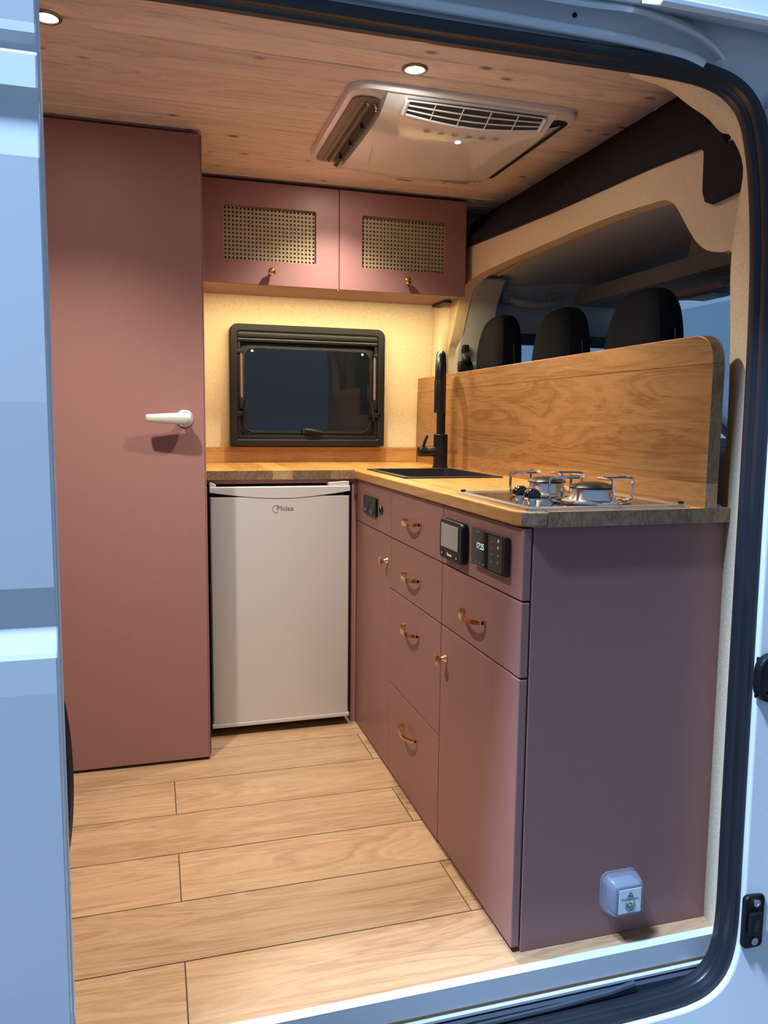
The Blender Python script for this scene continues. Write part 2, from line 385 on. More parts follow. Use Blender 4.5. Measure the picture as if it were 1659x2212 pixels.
# outer skin above the door
t = BM()
prism(t, [(-.083, 1.771), (-.090, 1.774), (-.090, 1.785), (-.083, 1.789), (-.080, 1.83), (-.060, 2.02), (-.04, 2.02), (-.05, 1.83), (-.055, 1.798), (-.055, 1.777)], 'x', -.9, 1.6)
struct(obj('trim_5', t, WHITE, bevel=.002), 'white roof edge and gutter above the door')
struct(obj('trim_6', box(BM(), -.9, 1.6, -.055, -.03, 1.798, 1.806), WHITE), 'white underside of the roof gutter')
struct(obj('trim_8', prism(BM(), [(-.080, 1.772), (-.138, 1.741), (-.145, 1.744), (-.145, 1.754), (-.088, 1.788)], 'x', .60, 1.6), WHITE, bevel=.002), 'white overhang added to the roof gutter to shade the recess over the front door')  # wedge added to the gutter lip so the recess below falls in shade
struct(obj('trim_7', box(BM(), -2.3, 1.3, -.06, 1.98, 1.985, 2.03), WHITE), 'white van roof')
# --- sill: aluminium edge, dark plastic step
al = thing('sill_profile', 'aluminium edge profile along the front of the oak floor', 'edge trim', (.3, .01, -.05))
obj('top_ledge', box(BM(), -.42, .966, .003, .0245, -.002, .0012), ALU, al, bevel=.0006)
obj('face_plate', box(BM(), -.42, .966, .003, .006, -.046, -.002), ALU, al)
obj('lower_lip', box(BM(), -.42, .966, -.004, .012, -.062, -.055), ALU, al, bevel=.001)
t = BM(); box(t, -.42, .966, .008, .023, -.056, -.046)
obj('wood_core', t, OAK_X, al)
t = BM()
prism(t, [(.012, -.062), (-.012, -.068), (-.012, -.13), (.3, -.13), (.3, -.05), (.026, -.05), (.026, -.062)], 'x', -.45, 1.0)
struct(obj('trim_9', t, PLAST_D), 'dark plastic step below the floor edge')
stp = obj('step_ridge', tube(BM(), [(.05, -.010, -.082), (.3, -.011, -.080), (.55, -.012, -.076), (.68, -.012, -.070), (.74, -.010, -.064)], .006, 8), PLAST_D, bpy.data.objects['trim_9'], smooth=True)
# --- near pillar lining (ruled between the seal and the arch)
OUT = [(.62, 1.700), (.70, 1.702), (.76, 1.702), (.81, 1.693), (.842, 1.680), (.872, 1.655), (.889, 1.625), (.903, 1.575), (.915, 1.500), (.925, 1.40), (.930, 1.25), (.932, 1.1), (.936, .78), (.945, .24), (.950, 0), (.950, -.05)]
INN = [(.64, .00, 1.706), (.701, .08, 1.739), (.774, .08, 1.728), (.831, .08, 1.702), (.873, .08, 1.684), (.905, .078, 1.660), (.910, .05, 1.640), (.917, .02, 1.575), (.930, .045, 1.500), (.950, .078, 1.40), (.962, .08, 1.25), (.967, .08, 1.1), (.966, .08, .88), (.966, .072, .40), (.9655, .058, 0), (.9655, .058, -.05)]
OUTd = densify(OUT, 4); INNd = [tuple(p) for p in densify([(a[0], a[2]) for a in INN], 4)]; INNy = densify([(a[1], 0) for a in INN], 4)
rings = []
for (ox, oz), (ix, iz), (iy, _) in zip(OUTd, INNd, INNy):
    rings.append([(ox, -.014, oz), (ox+(ix-ox)*.45, -.014+(iy+.014)*.30, oz+(iz-oz)*.45), (ix, iy, iz)])
t = BM(); loft(t, rings, cap=False, closed=False)
struct(obj('trim_10', t, FELT, smooth=True, solid=.006, off=-1), 'beige felt lining of the near door pillar')
# --- cab arch (suede), plane x = 1.0
inner = [(.121, -.02), (.121, .9), (.121, 1.2), (.130, 1.38), (.143, 1.445), (.18, 1.452), (.229, 1.468), (.271, 1.501), (.316, 1.557), (.345, 1.592), (.375, 1.610), (.42, 1.618), (.665, 1.633), (1.075, 1.637), (1.40, 1.637), (1.53, 1.632), (1.64, 1.615), (1.70, 1.56), (1.75, 1.47), (1.785, 1.41), (1.815, 1.36), (1.82, 1.2), (1.82, -.02)]
dn = densify(inner, 3)
t = BM(); n = len(dn)
def outer_pt(i):
    y_, z_ = dn[i]
    if y_ < .30 and z_ < 1.60: return (.118 if z_ < 1.43 else max(.10, .118-.02), z_ if z_ < 1.43 else z_+0)
    return None
fr = []
for xx in (.998, 1.045):
    row_i = [t.verts.new((xx, p[0], p[1])) for p in dn]; row_o = []
    for i, p in enumerate(dn):
        f = i/(n-1)
        # outer companion: near leg -> y .085, top -> z 1.80, far leg -> y 1.90
        if p[0] < .16 and p[1] < 1.40: q = (.100, p[1])
        elif p[0] < .40 and p[1] < 1.615:
            s = min(1, max(0, (p[1]-1.40)/.2)); q = (.100+.05*s, 1.42+.26*s)
        elif p[0] < 1.60: q = (p[0], 1.70+.045*(p[0]-.3))
        elif p[1] > 1.38: q = (1.60+.30*min(1, (p[0]-1.60)/.1), 1.76)
        else: q = (1.90, p[1])
        row_o.append(t.verts.new((xx, q[0], q[1])))
    fr.append((row_i, row_o))
for i in range(n-1):
    (a, b), (c, d) = fr
    t.faces.new((a[i], a[i+1], b[i+1], b[i])); t.faces.new((c[i], d[i], d[i+1], c[i+1])); t.faces.new((a[i], c[i], c[i+1], a[i+1])); t.faces.new((b[i], b[i+1], d[i+1], d[i]))
bmesh.ops.dissolve_degenerate(t, dist=1e-5, edges=t.edges[:])
struct(obj('trim_11', t, SUEDE, smooth=True, bevel=.010, bseg=3), 'beige suede lined arch between living space and cab')
# far B-pillar lining (grey-beige bulge beside the far wall)
farL = [(.950, 1.853, 1.60), (.951, 1.856, 1.50), (.949, 1.858, 1.40), (.948, 1.862, 1.30), (.948, 1.868, 1.1), (.948, 1.875, .9)]
farR = [(1.062, 1.78, 1.60), (1.040, 1.80, 1.51), (1.012, 1.815, 1.45), (.999, 1.82, 1.38), (.998, 1.82, 1.2), (.998, 1.82, .9)]
t = BM(); A = densify(farL, 4); B = densify(farR, 4)
loft(t, [[a, tuple((Vector(a)*.5+Vector(b)*.5)+Vector((-.006, -.012, 0))), b] for a, b in zip(A, B)], cap=False, closed=False)
struct(obj('trim_12', t, FELT, smooth=True, solid=.006, off=-1), 'beige felt lining of the far pillar')
# --- dark header above the arch
def hdr(yy, dzl, dzc): return [(1.126, yy, 1.9215), (.994, yy, 1.735+dzc), (.990, yy, 1.69+dzl), (1.05, yy, 1.69+dzl), (1.17, yy, 1.9215)]
t = BM(); loft(t, [hdr(.245, 0, .0), hdr(.461, .013, .012), hdr(.93, .028, .026), hdr(1.62, .064, .055), hdr(1.87, .075, .065)])
hd = struct(obj('trim_13', t, BLACKFELT, bevel=.004), 'dark felt header shelf above the cab arch')
endp = [(.340, 1.72), (.30, 1.738), (.20, 1.728), (.185, 1.70), (.165, 1.672), (.100, 1.672), (.100, 1.565), (.15, 1.560), (.205, 1.558), (.225, 1.567), (.235, 1.59), (.238, 1.676), (.25, 1.69), (.30, 1.692)]
t = BM(); prism(t, endp, 'x', .985, .996)
obj('end_cover', t, BLACKFELT, hd, bevel=.003)
t = BM(); loft(t, [[(.994, .20, 1.735), (1.126, .245, 1.9215), (1.126, .10, 1.9215), (.95, .10, 1.80)], [(1.02, .20, 1.735), (1.16, .245, 1.9215), (1.16, .10, 1.9215), (1.02, .10, 1.80)]])
obj('end_wedge', t, BLACKFELT, hd)

# ================================================================ SLIDING DOOR (open, left edge of view)
prof = [(-.187, 1.78), (-.189, 1.560), (-.190, 1.548), (-.183, 1.536), (-.184, 1.530), (-.192, 1.522), (-.196, 1.482), (-.188, 1.468), (-.189, 1.455), (-.197, 1.40), (-.203, 1.10), (-.203, .86), (-.197, .806), (-.199, .801), (-.209, .774), (-.211, .767), (-.212, .72), (-.21, .3), (-.205, -.2), (-.175, -.2), (-.170, .5), (-.166, 1.78)]
dr = bpy.data.objects.new('door_1', None); COL.objects.link(dr); dr.location = (-.8, -.19, -.2)
struct(dr, 'white sliding door slid open at the left edge')
t = BM(); prism(t, prof, 'x', -1.7, -.3125)
obj('door_skin', t, WHITE, dr, bevel=.0025)
obj('edge_flange', tube(BM(), [(-.314, y_, z_) for y_, z_ in [(-.178, 1.77), (-.18, 1.5), (-.186, 1.0), (-.190, .5), (-.188, -.1)]], .0045, 8), WHITE, dr, smooth=True)
t = BM()
loft(t, [[(-.336+(.027*math.sin(PI*s)**.40 if 0 < s < 1 else 0)*1.0+dx, yy, .428+.300*s) for dx, yy in ((0, -.158), (.004, -.150), (0, -.142), (-.03, -.142), (-.03, -.158))] for s in [i/20 for i in range(21)]])
obj('edge_bumper', t, RUBBER, dr, smooth=True)

# ================================================================ CAB
cb = BM()
def roof(x):
    return [(x, yy, zz) for yy, zz in [(.02, 1.40), (.06, 1.52), (.14, 1.60), (.30, 1.655), (.6, 1.672), (1.2, 1.677), (1.45, 1.674), (1.62, 1.662), (1.74, 1.63), (1.80, 1.54), (1.82, 1.42)]]
loft(cb, [roof(1.04), roof(1.15), [(x, y_, z_+.03) for x, y_, z_ in roof(1.4)], [(x, y_, z_+.05) for x, y_, z_ in roof(1.62)], [(x, y_, z_+.01) for x, y_, z_ in roof(1.82)]], cap=False, closed=False)
struct(obj('trim_14', cb, GREYL, smooth=True, solid=.01), 'grey headliner of the driver cab')
struct(obj('trim_15', tube(BM(), [(1.085, .36, 1.640), (1.085, .9, 1.655), (1.085, 1.3, 1.655), (1.085, 1.52, 1.640)], .006, 8), TANL, smooth=True), 'tan joint strip on the cab headliner')
# far cab side : sill, door window frame, A pillar
t = BM(); box(t, 1.04, 2.5, 1.82, 1.87, -.2, 1.02); struct(obj('wall_cab_far', t, GREYCAB), 'grey lower door panel of the cab')
t = BM(); box(t, 1.20, 2.0, 1.80, 1.84, 1.415, 1.46); box(t, 1.19, 1.24, 1.80, 1.85, 1.0, 1.46); box(t, 1.20, 2.2, 1.80, 1.85, .98, 1.04)
struct(obj('trim_16', t, BLACKP, bevel=.005), 'black window surround of the far cab door')
struct(obj('window_2', box(BM(), 1.22, 2.1, 1.835, 1.839, 1.03, 1.42), GLASS), 'side window of the far cab door')
t = BM(); loft(t, [[(1.03, 1.80, .9), (1.20, 1.79, .9), (1.20, 1.86, .9), (1.03, 1.88, .9)], [(1.03, 1.81, 1.35), (1.19, 1.79, 1.35), (1.19, 1.86, 1.35), (1.03, 1.88, 1.35)], [(1.035, 1.77, 1.44), (1.18, 1.755, 1.44), (1.19, 1.84, 1.44), (1.03, 1.86, 1.44)], [(1.045, 1.70, 1.57), (1.17, 1.69, 1.57), (1.18, 1.80, 1.57), (1.04, 1.82, 1.57)], [(1.05, 1.60, 1.64), (1.16, 1.60, 1.64), (1.16, 1.70, 1.68), (1.05, 1.70, 1.68)]])
struct(obj('trim_17', t, GREYCAB, smooth=True, bevel=.01), 'grey plastic trim of the far cab pillar')
# front : overhead shelf, windscreen, dashboard, near door
t = BM(); rbox(t, 1.56, 1.80, .10, 1.78, 1.582, 1.648, .015); struct(obj('trim_18', t, GREYCAB, smooth=True), 'grey overhead shelf above the windscreen')
t = BM(); loft(t, [[(1.58, .92, 1.646), (1.58, 1.07, 1.646), (1.75, 1.07, 1.646), (1.75, .92, 1.646)], [(1.58, .94, 1.724), (1.58, 1.05, 1.724), (1.75, 1.05, 1.70), (1.75, .94, 1.70)]])
struct(obj('trim_19', t, GREYCAB, bevel=.008), 'grey upright support on the overhead shelf')
t = BM(); loft(t, [[(1.50, .78, 1.500), (1.50, 1.08, 1.500), (1.68, 1.06, 1.515), (1.68, .80, 1.515)], [(1.50, .80, 1.53), (1.50, 1.06, 1.53), (1.72, 1.08, 1.55), (1.72, .78, 1.55)]])
oc = obj('roof_console', t, mat('console_grey', (.22, .22, .23), .5, bump=.05), bevel=.012); tag(oc, 'grey roof console with reading lamps above the windscreen', 'console')
obj('lamp_button', rbox(BM(), 1.53, 1.60, .87, .99, 1.494, 1.503, .003), mat('console_light', (.45, .46, .48), .3, var=.01), oc)
t = BM(); loft(t, [[(1.82, .08, 1.53), (1.82, 1.78, 1.53)], [(2.55, .02, .98), (2.55, 1.84, .98)]], cap=False, closed=False)
struct(obj('window_3', t, GLASS, solid=.004), 'windscreen of the cab')
t = BM(); prism(t, [(1.80, 1.50), (1.86, 1.55), (2.60, 1.0), (2.54, .95)], 'y', 1.78, 1.86); prism(t, [(1.80, 1.50), (1.86, 1.55), (2.60, 1.0), (2.54, .95)], 'y', .0, .08)
struct(obj('trim_20', t, GREYCAB, bevel=.008), 'grey pillars beside the windscreen')
t = BM(); rbox(t, 1.95, 2.6, .02, 1.84, .3, .98, .05, 3); struct(obj('trim_21', t, mat('dash_grey', (.05, .05, .055), .7, bump=.1), smooth=True), 'dark dashboard of the cab')
t = BM(); box(t, 1.04, 2.5, -.03, .02, -.2, 1.0); struct(obj('wall_cab_near', t, GREYCAB), 'grey near door of the cab')
t = BM(); box(t, 1.04, 2.6, -.05, 1.87, -.25, -.2); struct(obj('floor_cab', t, BLACKP), 'cab floor')
struct(obj('trim_22', box(BM(), 1.02, 1.22, -.045, .018, 1.0, 1.66), GREYCAB, bevel=.006), 'grey trim of the near cab pillar')
# headrest seats
def seat(yc, xc, ztop, wid, label):
    s = thing('cab_seat', label, 'seat', (xc, yc, -.2), 'seats in the driver cab')
    def sect(z, w_, d_, dx=0):
        return [(xc+dx+x_, yc+y_, z) for x_, y_ in [(-d_, -w_*.80), (-d_*.8, -w_), (d_*.7, -w_), (d_, -w_*.8), (d_, w_*.8), (d_*.7, w_), (-d_*.8, w_), (-d_, w_*.80)]]
    h0 = ztop-.27
    t = BM(); loft(t, [sect(h0, wid*.93, .050), sect(h0+.05, wid*1.0, .058), sect(h0+.12, wid*.98, .060), sect(h0+.19, wid*.86, .056, .004), sect(h0+.235, wid*.70, .050, .008), sect(h0+.262, wid*.46, .036, .012), sect(ztop, wid*.30, .018, .014)])
    hr = obj('headrest', t, SEAT, s, smooth=True, sub=1)
    # seam between front cushion and back shell, running over the top
    ps = []
    for q in range(21):
        a = PI*q/20; ps.append((xc+.012, yc-math.cos(a)*wid*.965*(1 if abs(math.cos(a)) > .9 else .93), h0+.06+(.203)*math.sin(a)**.75))
    obj('seam_piping', tube(BM(), ps, .003, 6), SEATB, hr, smooth=True)
    for d in (-.06, .06): obj('headrest_post', tube(BM(), [(xc, yc+d, 1.05), (xc, yc+d, h0+.05)], .007, 8), CHROME, s, smooth=True)
    t = BM(); loft(t, [sect(.25, .22, .07, .06), sect(.5, .225, .08, .04), sect(.9, .225, .075, .015), sect(1.04, .20, .06, 0), sect(1.10, .14, .045, 0)])
    obj('backrest', t, SEATB, s, smooth=True, sub=1)
    t = BM(); rbox(t, xc-.03, xc+.48, yc-.225, yc+.225, .12, .30, .05, 3)
    obj('seat_cushion', t, SEAT, s, smooth=True)
    t = BM(); box(t, xc, xc+.4, yc-.2, yc+.2, -.2, .12); obj('seat_base', t, BLACKP, s)
    return s
seat(1.575, 1.12, 1.498, .120, 'dark cab seat with the smallest looking headrest, beside the far grey pillar')
seat(1.085, 1.12, 1.462, .126, 'middle cab seat of the three headrests above the oak splashback')
seat(.625, 1.12, 1.452, .134, 'black cab seat with the largest headrest, nearest the door')
# grab handle and belt anchor in the cab
gh = thing('grab_handle', 'grey moulded grab handle under the cab headliner', 'handle', (1.34, 1.74, 1.55))
obj('grip', tube(BM(), densify([(1.235, 1.755, 1.60), (1.245, 1.725, 1.585), (1.27, 1.70, 1.57), (1.34, 1.69, 1.563), (1.42, 1.70, 1.572), (1.44, 1.725, 1.585), (1.45, 1.755, 1.60)], 3), .015, 10, sx=.8), GREYCAB, gh, smooth=True)
for xx in (1.235, 1.45): obj('mount', rbox(BM(), xx-.03, xx+.03, 1.735, 1.77, 1.57, 1.625, .01), GREYCAB, gh, smooth=True)
sb = thing('belt_anchor', 'black seat belt height adjuster on the grey pillar', 'seat belt', (1.06, 1.78, 1.27))
obj('slider', rbox(BM(), 1.050, 1.072, 1.762, 1.800, 1.372, 1.400, .003), BLACKP, sb)
obj('guide', rbox(BM(), 1.030, 1.095, 1.768, 1.792, 1.288, 1.335, .012, 3), BLACKP, sb, smooth=True)
obj('bolt_cap', lathe(BM(), [(.018, 0), (.018, .01), (.012, .016), (0, .018)], (1.064, 1.772, 1.34), '-y'), BLACKP, sb, smooth=True)
obj('belt_webbing', box(BM(), 1.048, 1.090, 1.778, 1.782, 1.00, 1.296), SEATB, sb)
obj('wire_hook', tube(BM(), [(1.050, 1.775, 1.385), (1.044, 1.775, 1.37), (1.046, 1.775, 1.33)], .0015, 6), BLACKP, sb)

# ================================================================ CABINETS
def front_x(name, bm, parent, bev=.0012): return obj(name, bm, PAINT, parent, bevel=bev)
def carcass(p, y0, y1, side0=True, side1=True):
    t = BM(); x0, x1 = .512, .86
    box(t, x0, x1, y0+.001, y0+.017, .005, ZU-.001); box(t, x0, x1, y1-.017, y1-.001, .005, ZU-.001)
    box(t, x0, x1, y0+.017, y1-.017, .005, .021); box(t, x1, x1+.008, y0+.001, y1-.001, .005, ZU-.001)
    return obj('body', t, PAINT, p)
def knob_x(p, y_, z_, r=.0145):
    return obj('knob', lathe(BM(), [(.0085, 0), (.0095, .002), (.0075, .006), (.0045, .012), (.0045, .016), (r*.8, .021), (r, .0235), (r, .0260), (r*.72, .0285), (0, .0295)], (XD, y_, z_), '-x', 24), BRASS, p, smooth=True)
def bow_handle(p, yc, zc, half=.066):
    t = BM()
    n = 17; rings = []
    for i in range(n):
        s = -1+2*i/(n-1)
        xx = XD-.0075-.019*(1-s*s)**.75; zz = zc-.004*(1-s*s)
        wd = .0045+.0012*(1-s*s)
        rings.append([(xx-.0026, yc+s*half, zz-wd), (xx-.0026, yc+s*half, zz+wd*.3), (xx-.0010, yc+s*half, zz+wd), (xx+.0024, yc+s*half, zz+wd), (xx+.0024, yc+s*half, zz-wd)])
    loft(t, rings)
    h = obj('handle', t, BRASS, p, smooth=True)
    for s in (-1, 1): 
        tt = BM(); rbox(tt, XD-.012, XD-.0002, yc+s*(half-.005)-.005, yc+s*(half-.005)+.005, zc-.0045, zc+.0045, .001, 1)
        obj('handle_foot', tt, BRASS, p)
    return h
G = .0012; GZ = .0016
def slab(y0, y1, z0, z1): return box(BM(), XD, XD+.0185, y0+G, y1-G, z0+GZ, z1-GZ)
# corner unit
c1 = thing('base_cabinet', 'rose base cabinet with socket panel and brass knob door, beside the fridge', 'cabinet', (.65, 1.14, 0), 'rose base cabinets under the oak worktop')
carcass(c1, Y1, YA); front_x('top_panel', slab(Y1, YA, R1, ZU-.002), c1)
d1 = front_x('door', slab(Y1, YA, .006, R1), c1); knob_x(d1, .966, .659)
# drawer unit
c2 = thing('base_cabinet', 'rose drawer cabinet with four brass bow handles, between the other base cabinets', 'cabinet', (.65, .716, 0), 'rose base cabinets under the oak worktop')
carcass(c2, Y2, Y1)
for (z0, z1, hz) in ((R1, ZU-.002, .808), (R2, R1, .655), (R3, R2, .503), (.006, R3, .207)):
    d = front_x('drawer', slab(Y2, Y1, z0, z1), c2); bow_handle(d, .7275, hz)
# end unit
c3 = thing('base_cabinet', 'rose end cabinet with two control displays and a dark side panel by the door', 'cabinet', (.65, .28, 0), 'rose base cabinets under the oak worktop')
carcass(c3, Y3+.019, Y2)
front_x('display_panel', slab(Y3, Y2, R1, ZU-.002), c3, .0025)
d = front_x('drawer', slab(Y3, Y2, R2, R1), c3, .0025); bow_handle(d, .2925, .651, .064)
d = front_x('door', slab(Y3, Y2, .010, R2), c3, .0025); knob_x(d, .458, .504)
obj('end_panel', box(BM(), .514, .9636, .0598, .078, .0005, ZU-.0005), PAINT, c3, bevel=.001)
# fridge surround
fs = thing('fridge_surround', 'dark rose filler panels framing the fridge below the worktop', 'cabinet panel', (.24, 1.36, 0))
obj('top_rail', box(BM(), -.0325, .4925, 1.353, 1.369, .868, ZU-.0005), PAINT, fs)
obj('side_panel', box(BM(), .4745, .4920, 1.353, 1.86, .0005, .8675), PAINT, fs)
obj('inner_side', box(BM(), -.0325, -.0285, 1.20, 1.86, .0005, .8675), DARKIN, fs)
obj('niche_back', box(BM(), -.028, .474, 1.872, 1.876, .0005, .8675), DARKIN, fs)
# wardrobe
wd = thing('wardrobe', 'tall rose wardrobe with a pale lever handle, left of the fridge', 'wardrobe', (-.6, 1.5, 0))
t = BM(); box(t, -1.10, -.036, 1.181, 1.84, .006, 1.908); obj('body', t, PAINT, wd)
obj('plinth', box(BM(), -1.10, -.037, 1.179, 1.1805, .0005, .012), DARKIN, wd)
wdoor = obj('door', box(BM(), -.75, -.0375, 1.160, 1.1785, .009, 1.9085), PAINT, wd, bevel=.0015)
obj('side_edge', box(BM(), -.0365, -.0335, 1.163, 1.80, .006, 1.9085), PAINT, wd)
hr = obj('handle_rose', lathe(BM(), [(.026, 0), (.026, .004), (.023, .006), (.0, .006)], (-.0955, 1.160, 1.083), '-y', 32), mat('rose_grey', (.50, .50, .52), .35, metal=.5, var=.01), wdoor, smooth=True)
t = BM()
lev = [(-.080, .012, .012), (-.086, .016, .0145), (-.097, .0175, .0155), (-.12, .017, .0145), (-.16, .0145, .0120), (-.19, .0125, .0100), (-.203, .0115, .0090), (-.207, .009, .0070)]
def ell(x_, hz, hy, yc=1.112, zc=1.083): return [(x_, yc+hy*math.copysign(abs(math.cos(a))**.8, math.cos(a)), zc+hz*math.copysign(abs(math.sin(a))**.8, math.sin(a))) for a in [2*PI*k_/16 for k_ in range(16)]]
loft(t, [ell(x_, hz, hy) for x_, hz, hy in lev])
obj('lever', t, SATIN, wdoor, smooth=True)
obj('spindle', lathe(BM(), [(.012, 0), (.011, .045)], (-.0955, 1.154, 1.083), '-y', 20), SATIN, wdoor, smooth=True)
# overhead cabinet
XO0, XOM, XO1, YO, ZO0, ZO1 = -.0325, .4736, .9680, 1.5614, 1.5559, 1.9090
oh = thing('overhead_cabinet', 'rose overhead cabinet with two cane panel doors above the window', 'cabinet', (.47, 1.70, ZO0))
t = BM(); y1_ = 1.850
ZB = ZO0+.009
box(t, XO0, XO1, YO+.020, y1_, ZB, ZO0+.016); box(t, XO0, XO1, YO+.020, y1_, ZO1-.016, ZO1); box(t, XO0, XO0+.016, YO+.020, y1_, ZO0+.016, ZO1-.016); box(t, XO1-.016, XO1, YO+.020, y1_, ZO0+.016, ZO1-.016); box(t, XO0+.016, XO1-.016, y1_-.01, y1_, ZO0+.016, ZO1-.016)
obj('body', t, PAINT, oh)
obj('corner_bracket', box(BM(), .935, .966, 1.70, 1.84, ZO0-.002, ZB-.0005), BLACKP, oh)
def cane_door(x0, x1, px0, px1, pz0, pz1, kx, kz):
    t = BM()
    out = [(x0+.0013, ZO0+.001), (x1-.0013, ZO0+.001), (x1-.0013, ZO1-.002), (x0+.0013, ZO1-.002)]
    hole = rrect(px0, px1, pz0, pz1, .006, 3)
    # frame as quads between an outer companion loop and the rounded hole
    comp = []
    cx, cz = (px0+px1)/2, (pz0+pz1)/2
    n = len(hole)
    lo = []; 
    for (hx, hz) in hole:
        lo.append((out[1][0] if hx > px1-.0061 else out[0][0] if hx < px0+.0061 else hx, out[2][1] if hz > pz1-.0061 else out[0][1] if hz < pz0+.0061 else hz))
    for yy in (YO, YO+.0185):
        pass
    def vv(P, yy): return [t.verts.new((p[0], yy, p[1])) for p in P]
    A0, H0 = vv(lo, YO), vv(hole, YO); A1, H1 = vv(lo, YO+.0185), vv(hole, YO+.0185)
    for i in range(n):
        j = (i+1) % n
        t.faces.new((A0[i], A0[j], H0[j], H0[i])); t.faces.new((A1[i], H1[i], H1[j], A1[j])); t.faces.new((H0[i], H0[j], H1[j], H1[i])); t.faces.new((A0[i], A1[i], A1[j], A0[j]))
    bmesh.ops.remove_doubles(t, verts=t.verts[:], dist=1e-6); bmesh.ops.dissolve_degenerate(t, dist=1e-6, edges=t.edges[:])
    d = obj('door', t, PAINT, oh, bevel=.0015)
    obj('cane_backing', box(BM(), px0-.01, px1+.01, YO+.0190, YO+.0198, pz0-.01, pz1+.01), CANE_BACK, d)
    # woven cane : pairs of vertical and horizontal strands, two diagonals
    t = BM(); nx, nz = 24, 13; sx = (px1-px0)/nx; sz = (pz1-pz0)/nz
    def strand(a, b, w_, yy, th=.0006):
        a = Vector((a[0], 0, a[1])); b = Vector((b[0], 0, b[1])); d_ = (b-a).normalized(); nn = Vector((-d_.z, 0, d_.x))*w_/2
        q = [a+nn, b+nn, b-nn, a-nn]
        lo_ = [t.verts.new((p.x, yy, p.z)) for p in q]; hi_ = [t.verts.new((p.x, yy+th, p.z)) for p in q]
        t.faces.new(lo_); t.faces.new(hi_[::-1])
        for i_ in range(4): t.faces.new((lo_[i_], hi_[i_], hi_[(i_+1) % 4], lo_[(i_+1) % 4]))
    yb = YO+.0155
    for i in range(nx+1):
        for dd in (-.0011, .0011):
            xx = min(max(px0+i*sx+dd, px0), px1); strand((xx, pz0), (xx, pz1), .0015, yb)
    for i in range(nz+1):
        for dd in (-.0011, .0011):
            zz = min(max(pz0+i*sz+dd, pz0), pz1); strand((px0, zz), (px1, zz), .0015, yb+.0007)
    # diagonals through lattice crossings
    for s in (1, -1):
        for k_ in range(-nz-1, nx+1):
            # line c = k_+.5+r clipped to the panel
            r0 = max(0.0, -(k_+.5)); r1 = min(float(nz), nx-(k_+.5))
            if r1-r0 < .2: continue
            pa, pb = ((k_+.5+r0), r0), ((k_+.5+r1), r1)
            P2 = [(px0+(c_ if s > 0 else nx-c_)*sx, pz0+r_*sz) for c_, r_ in (pa, pb)]
            strand(P2[0], P2[1], .0022, yb-.0008 if s > 0 else yb-.0015)
    obj('cane_panel', t, CANE, d)
    obj('knob', lathe(BM(), [(.007, 0), (.008, .002), (.005, .006), (.0045, .012), (.010, .016), (.0135, .021), (.0140, .025), (.012, .030), (.007, .033), (0, .034)], (kx, YO, kz), '-y', 24), BRASS, d, smooth=True)
    return d
led = thing('led_strip', 'warm light strip tucked behind the overhead cabinet doors', 'light strip', (.47, 1.59, ZB))
obj('profile', box(BM(), .0, .93, 1.584, 1.598, ZB-.004, ZB-.0003), ALU, led)
obj('diffuser', box(BM(), .002, .928, 1.586, 1.596, ZB-.0048, ZB-.0041), mat('led_diffuser', (1, .9, .7), .4, emit=(1.0, .75, .40), estr=4), led)
la = bpy.data.lights.new('led_light', 'AREA'); la.shape = 'RECTANGLE'; la.size = .92; la.size_y = .01; la.energy = LED_W; la.color = LED_COL
lo_ = bpy.data.objects.new('led_light', la); COL.objects.link(lo_); lo_.location = (.465, 1.591, ZB-.0055)
lo_.rotation_euler = (math.radians(4), 0, 0); adopt(lo_, led)
cane_door(XO0, XOM, .0615, .388, 1.6405, 1.823, .226, 1.601)
cane_door(XOM, XO1, .5605, .884, 1.6395, 1.8245, .729, 1.600)

# ================================================================ WORKTOP, UPSTAND, SPLASHBACK
wt = thing('worktop', 'oiled oak L-shaped worktop of glued staves', 'worktop', (.6, .8, ZU))
def endgrain(o):
    o.data.materials.append(OAK_END)
    for p in o.data.polygons:
        if p.normal.y < -.6: p.material_index = 1
    return o
def stave(x0, x1, y0, y1): return endgrain(obj('stave', box(BM(), x0+.0001, x1-.0001, y0, y1, ZU, ZT), OAK_Y, wt))
YBK = 1.890; YFR = 1.338; YN = .043
for a, b in ((-.034, .075), (.075, .195), (.195, .265), (.265, .395), (.395, .480)): stave(a, b, YFR, YBK)
# first long stave with the rounded near corner
t = BM(); r = .045
pts = [(.480, YBK), (.480, YN+r)]+[(.480+r-r*math.cos(a), YN+r-r*math.sin(a)) for a in [PI/2*k_/8 for k_ in range(1, 9)]]+[(.535, YN), (.535, YBK)]
prism(t, pts, 'z', ZU, ZT)
for e in t.edges: e.seam = False
endgrain(obj('stave', t, OAK_Y, wt, bevel=.0045, bseg=3))
for a, b in ((.535, .63), (.63, .735), (.735, .842)):
    stave(a, b, YN, .935); stave(a, b, 1.342, YBK)
stave(.842, .9655, YN, YBK)
up_ = obj('upstand', box(BM(), -.034, .886, 1.868, 1.8885, ZT+.0003, .9747), OAK_X, bevel=.0015); tag(up_, 'low oak upstand strip below the window', 'upstand')
sp = thing('splashback', 'tall oak splashback board with a rounded front corner behind the hob', 'splashback', (.9, .9, ZT))
XS0, XS1 = .8882, .9165; ZS = 1.2632; YS = .0445
zb = [ZT+.0003, .962, 1.075, 1.203, ZS]
